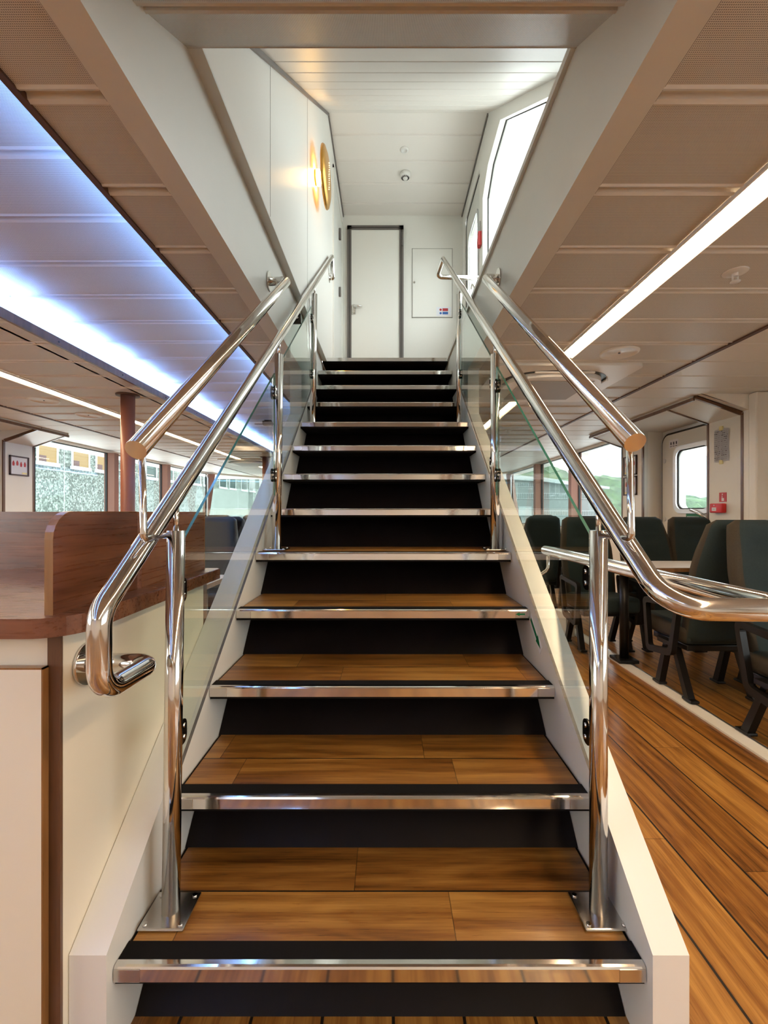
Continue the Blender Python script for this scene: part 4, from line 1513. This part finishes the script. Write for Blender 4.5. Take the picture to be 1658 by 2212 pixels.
# ------------------------------------------------------------------ outside, port side: concrete office block
FX = -10.0
t = empty('office_building', (FX, 22, -3), 'grey exposed aggregate office building close outside the left windows', 'building')
MB().box(FX - 6, FX, 2, 60, -3, 14).build('facade', M['aggregate'], t)
wins = [(10.9, .85), (12.68, .82), (14.08, .86), (15.25, .9), (18.4, .9), (19.9, .9), (22.9, .95), (24.25, .95), (26.5, 1.2), (28.2, 1.2), (30.5, 1.3), (32.3, 1.4), (34.8, 1.4), (36.9, 1.4), (39.6, 1.5), (42.0, 1.5)]
for k, (yw, ww) in enumerate(wins):
    zb3, zt3 = CZ + 1.43 + max(0, (yw - 20)) * .008, CZ + 2.9
    f = MB()
    f.box(FX - .02, FX + .035, yw, yw + .06, zb3, zt3).box(FX - .02, FX + .035, yw + ww - .06, yw + ww, zb3, zt3).box(FX - .02, FX + .06, yw - .04, yw + ww + .04, zb3 - .07, zb3 + .04)
    fo = f.build('window', M['concrete_w'], t)
    MB().box(FX + .005, FX + .02, yw + .06, yw + ww - .06, zb3 + .04, zt3).build('window_pane', M['lit'] if k < 4 else M['dark_glass'], fo)
    if k < 4:
        MB().box(FX + .02, FX + .028, yw + .09, yw + .35, zb3 + .04, zb3 + .22).build('interior_clutter', M['frame_dark'], fo)
jm = MB()
for yj in (13.78, 16.9, 21.3, 25.6, 29.9, 34.2):
    jm.box(FX, FX + .006, yj - .012, yj + .012, -3, 14)
jm.build('panel_joint', M['clad_l'], t)

# ------------------------------------------------------------------ outside, starboard side
D = 60.0
t = empty('warehouse', (X(1190, D), D, -2), 'long grey warehouse with window bands seen through the right windows', 'building')
zr0, zr1 = Z(1030, D), Z(1052, D)
xa, xb = X(1040, D), X(1300, D)
MB().prism([(xa, -3), (xb, -3), (xb, Z(1054, D)), (X(1240, D), Z(1046, D)), (X(1170, D), Z(1036, D)), (xa, Z(1026, D))], 1, D, D + 18).build('wall', M['grey_clad'], t)
MB().prism([(xa - 1, Z(1022, D)), (X(1170, D), Z(1032, D)), (X(1240, D), Z(1043, D)), (xb + .6, Z(1052, D)), (xb + .6, Z(1057, D)), (X(1240, D), Z(1050, D)), (X(1170, D), Z(1041, D)), (xa - 1, Z(1032, D))], 1, D - .8, D + 18.5).build('roof', M['clad_l'], t)
for (p0, p1, a0, a1, n) in ((1082, 1160, 1043, 1051, 20), (1082, 1300, 1066, 1077, 56), (1150, 1300, 1104, 1113, 40)):
    fr = MB().box(X(p0, D), X(p1, D), D - .10, D, Z(a1 + .8, D), Z(a0 - .8, D)).build('window_band', M['concrete_w'], t)
    m = MB()
    for k in range(n):
        q0 = p0 + (p1 - p0) * (k + .12) / n
        q1 = p0 + (p1 - p0) * (k + .88) / n
        m.box(X(q0, D), X(q1, D), D - .14, D - .09, Z(a1, D), Z(a0, D))
    m.build('window_pane', M['dark_glass'], fr)
MB().box(X(1119, D), X(1147, D), D - .15, D, Z(1114, D), Z(1094, D)).build('gate', M['clad_l'], t)
struct('ground', MB().box(3.2, 400, -60, 900, -3.2, -3.0).box(-400, -5, -60, 2, -3.2, -3.0).box(-5, 3.2, 13.5, 900, -3.2, -3.0), M['quay'])


def ridge(name, pts, d, depth, base, mat, amp, seed, nx=60, ny=8):
    """a hill with a crest line given as (px, py) at distance d"""
    random.seed(seed)
    mb = MB()
    bm = mb.bm
    def crest(px):
        for (a, b), (c, e) in zip(pts[:-1], pts[1:]):
            if a <= px <= c:
                q = (px - a) / (c - a)
                q = q * q * (3 - 2 * q)
                return b + (e - b) * q
        return pts[-1][1]
    ph = [random.uniform(0, 6) for _ in range(6)]
    rows = []
    for i in range(nx + 1):
        px = pts[0][0] + (pts[-1][0] - pts[0][0]) * i / nx
        h = Z(crest(px), d)
        row = []
        for j in range(ny + 1):
            v = j / ny
            prof = math.sin(v * PI / 2) ** .8
            yy = d - depth * (1 - v)
            jit = amp * (math.sin(i * .9 + ph[0] + j) + .6 * math.sin(i * 2.3 + ph[1] + j * 2.1) + .5 * random.uniform(-1, 1)) * (1 if v < 1 else .5)
            row.append(bm.verts.new((X(px, d), yy, base + (h - base) * prof + jit * (v > 0))))
        row.append(bm.verts.new((X(px, d), d + depth, base)))
        rows.append(row)
    for a, b in zip(rows[:-1], rows[1:]):
        for j in range(len(a) - 1):
            f = bm.faces.new((a[j], b[j], b[j + 1], a[j + 1]))
            f.smooth = True
    return mb.build(name, mat)


o = ridge('wooded_hill', [(1020, 985), (1130, 1000), (1165, 1006), (1195, 1038), (1225, 1046), (1270, 1030), (1310, 1038), (1345, 1062), (1400, 1075), (1640, 1090), (1900, 1080)], 130, 40, -3, M['forest'], .55, 5, 160, 12)
tag(o, 'green wooded hillside beyond the warehouse', 'hill', kind='stuff')
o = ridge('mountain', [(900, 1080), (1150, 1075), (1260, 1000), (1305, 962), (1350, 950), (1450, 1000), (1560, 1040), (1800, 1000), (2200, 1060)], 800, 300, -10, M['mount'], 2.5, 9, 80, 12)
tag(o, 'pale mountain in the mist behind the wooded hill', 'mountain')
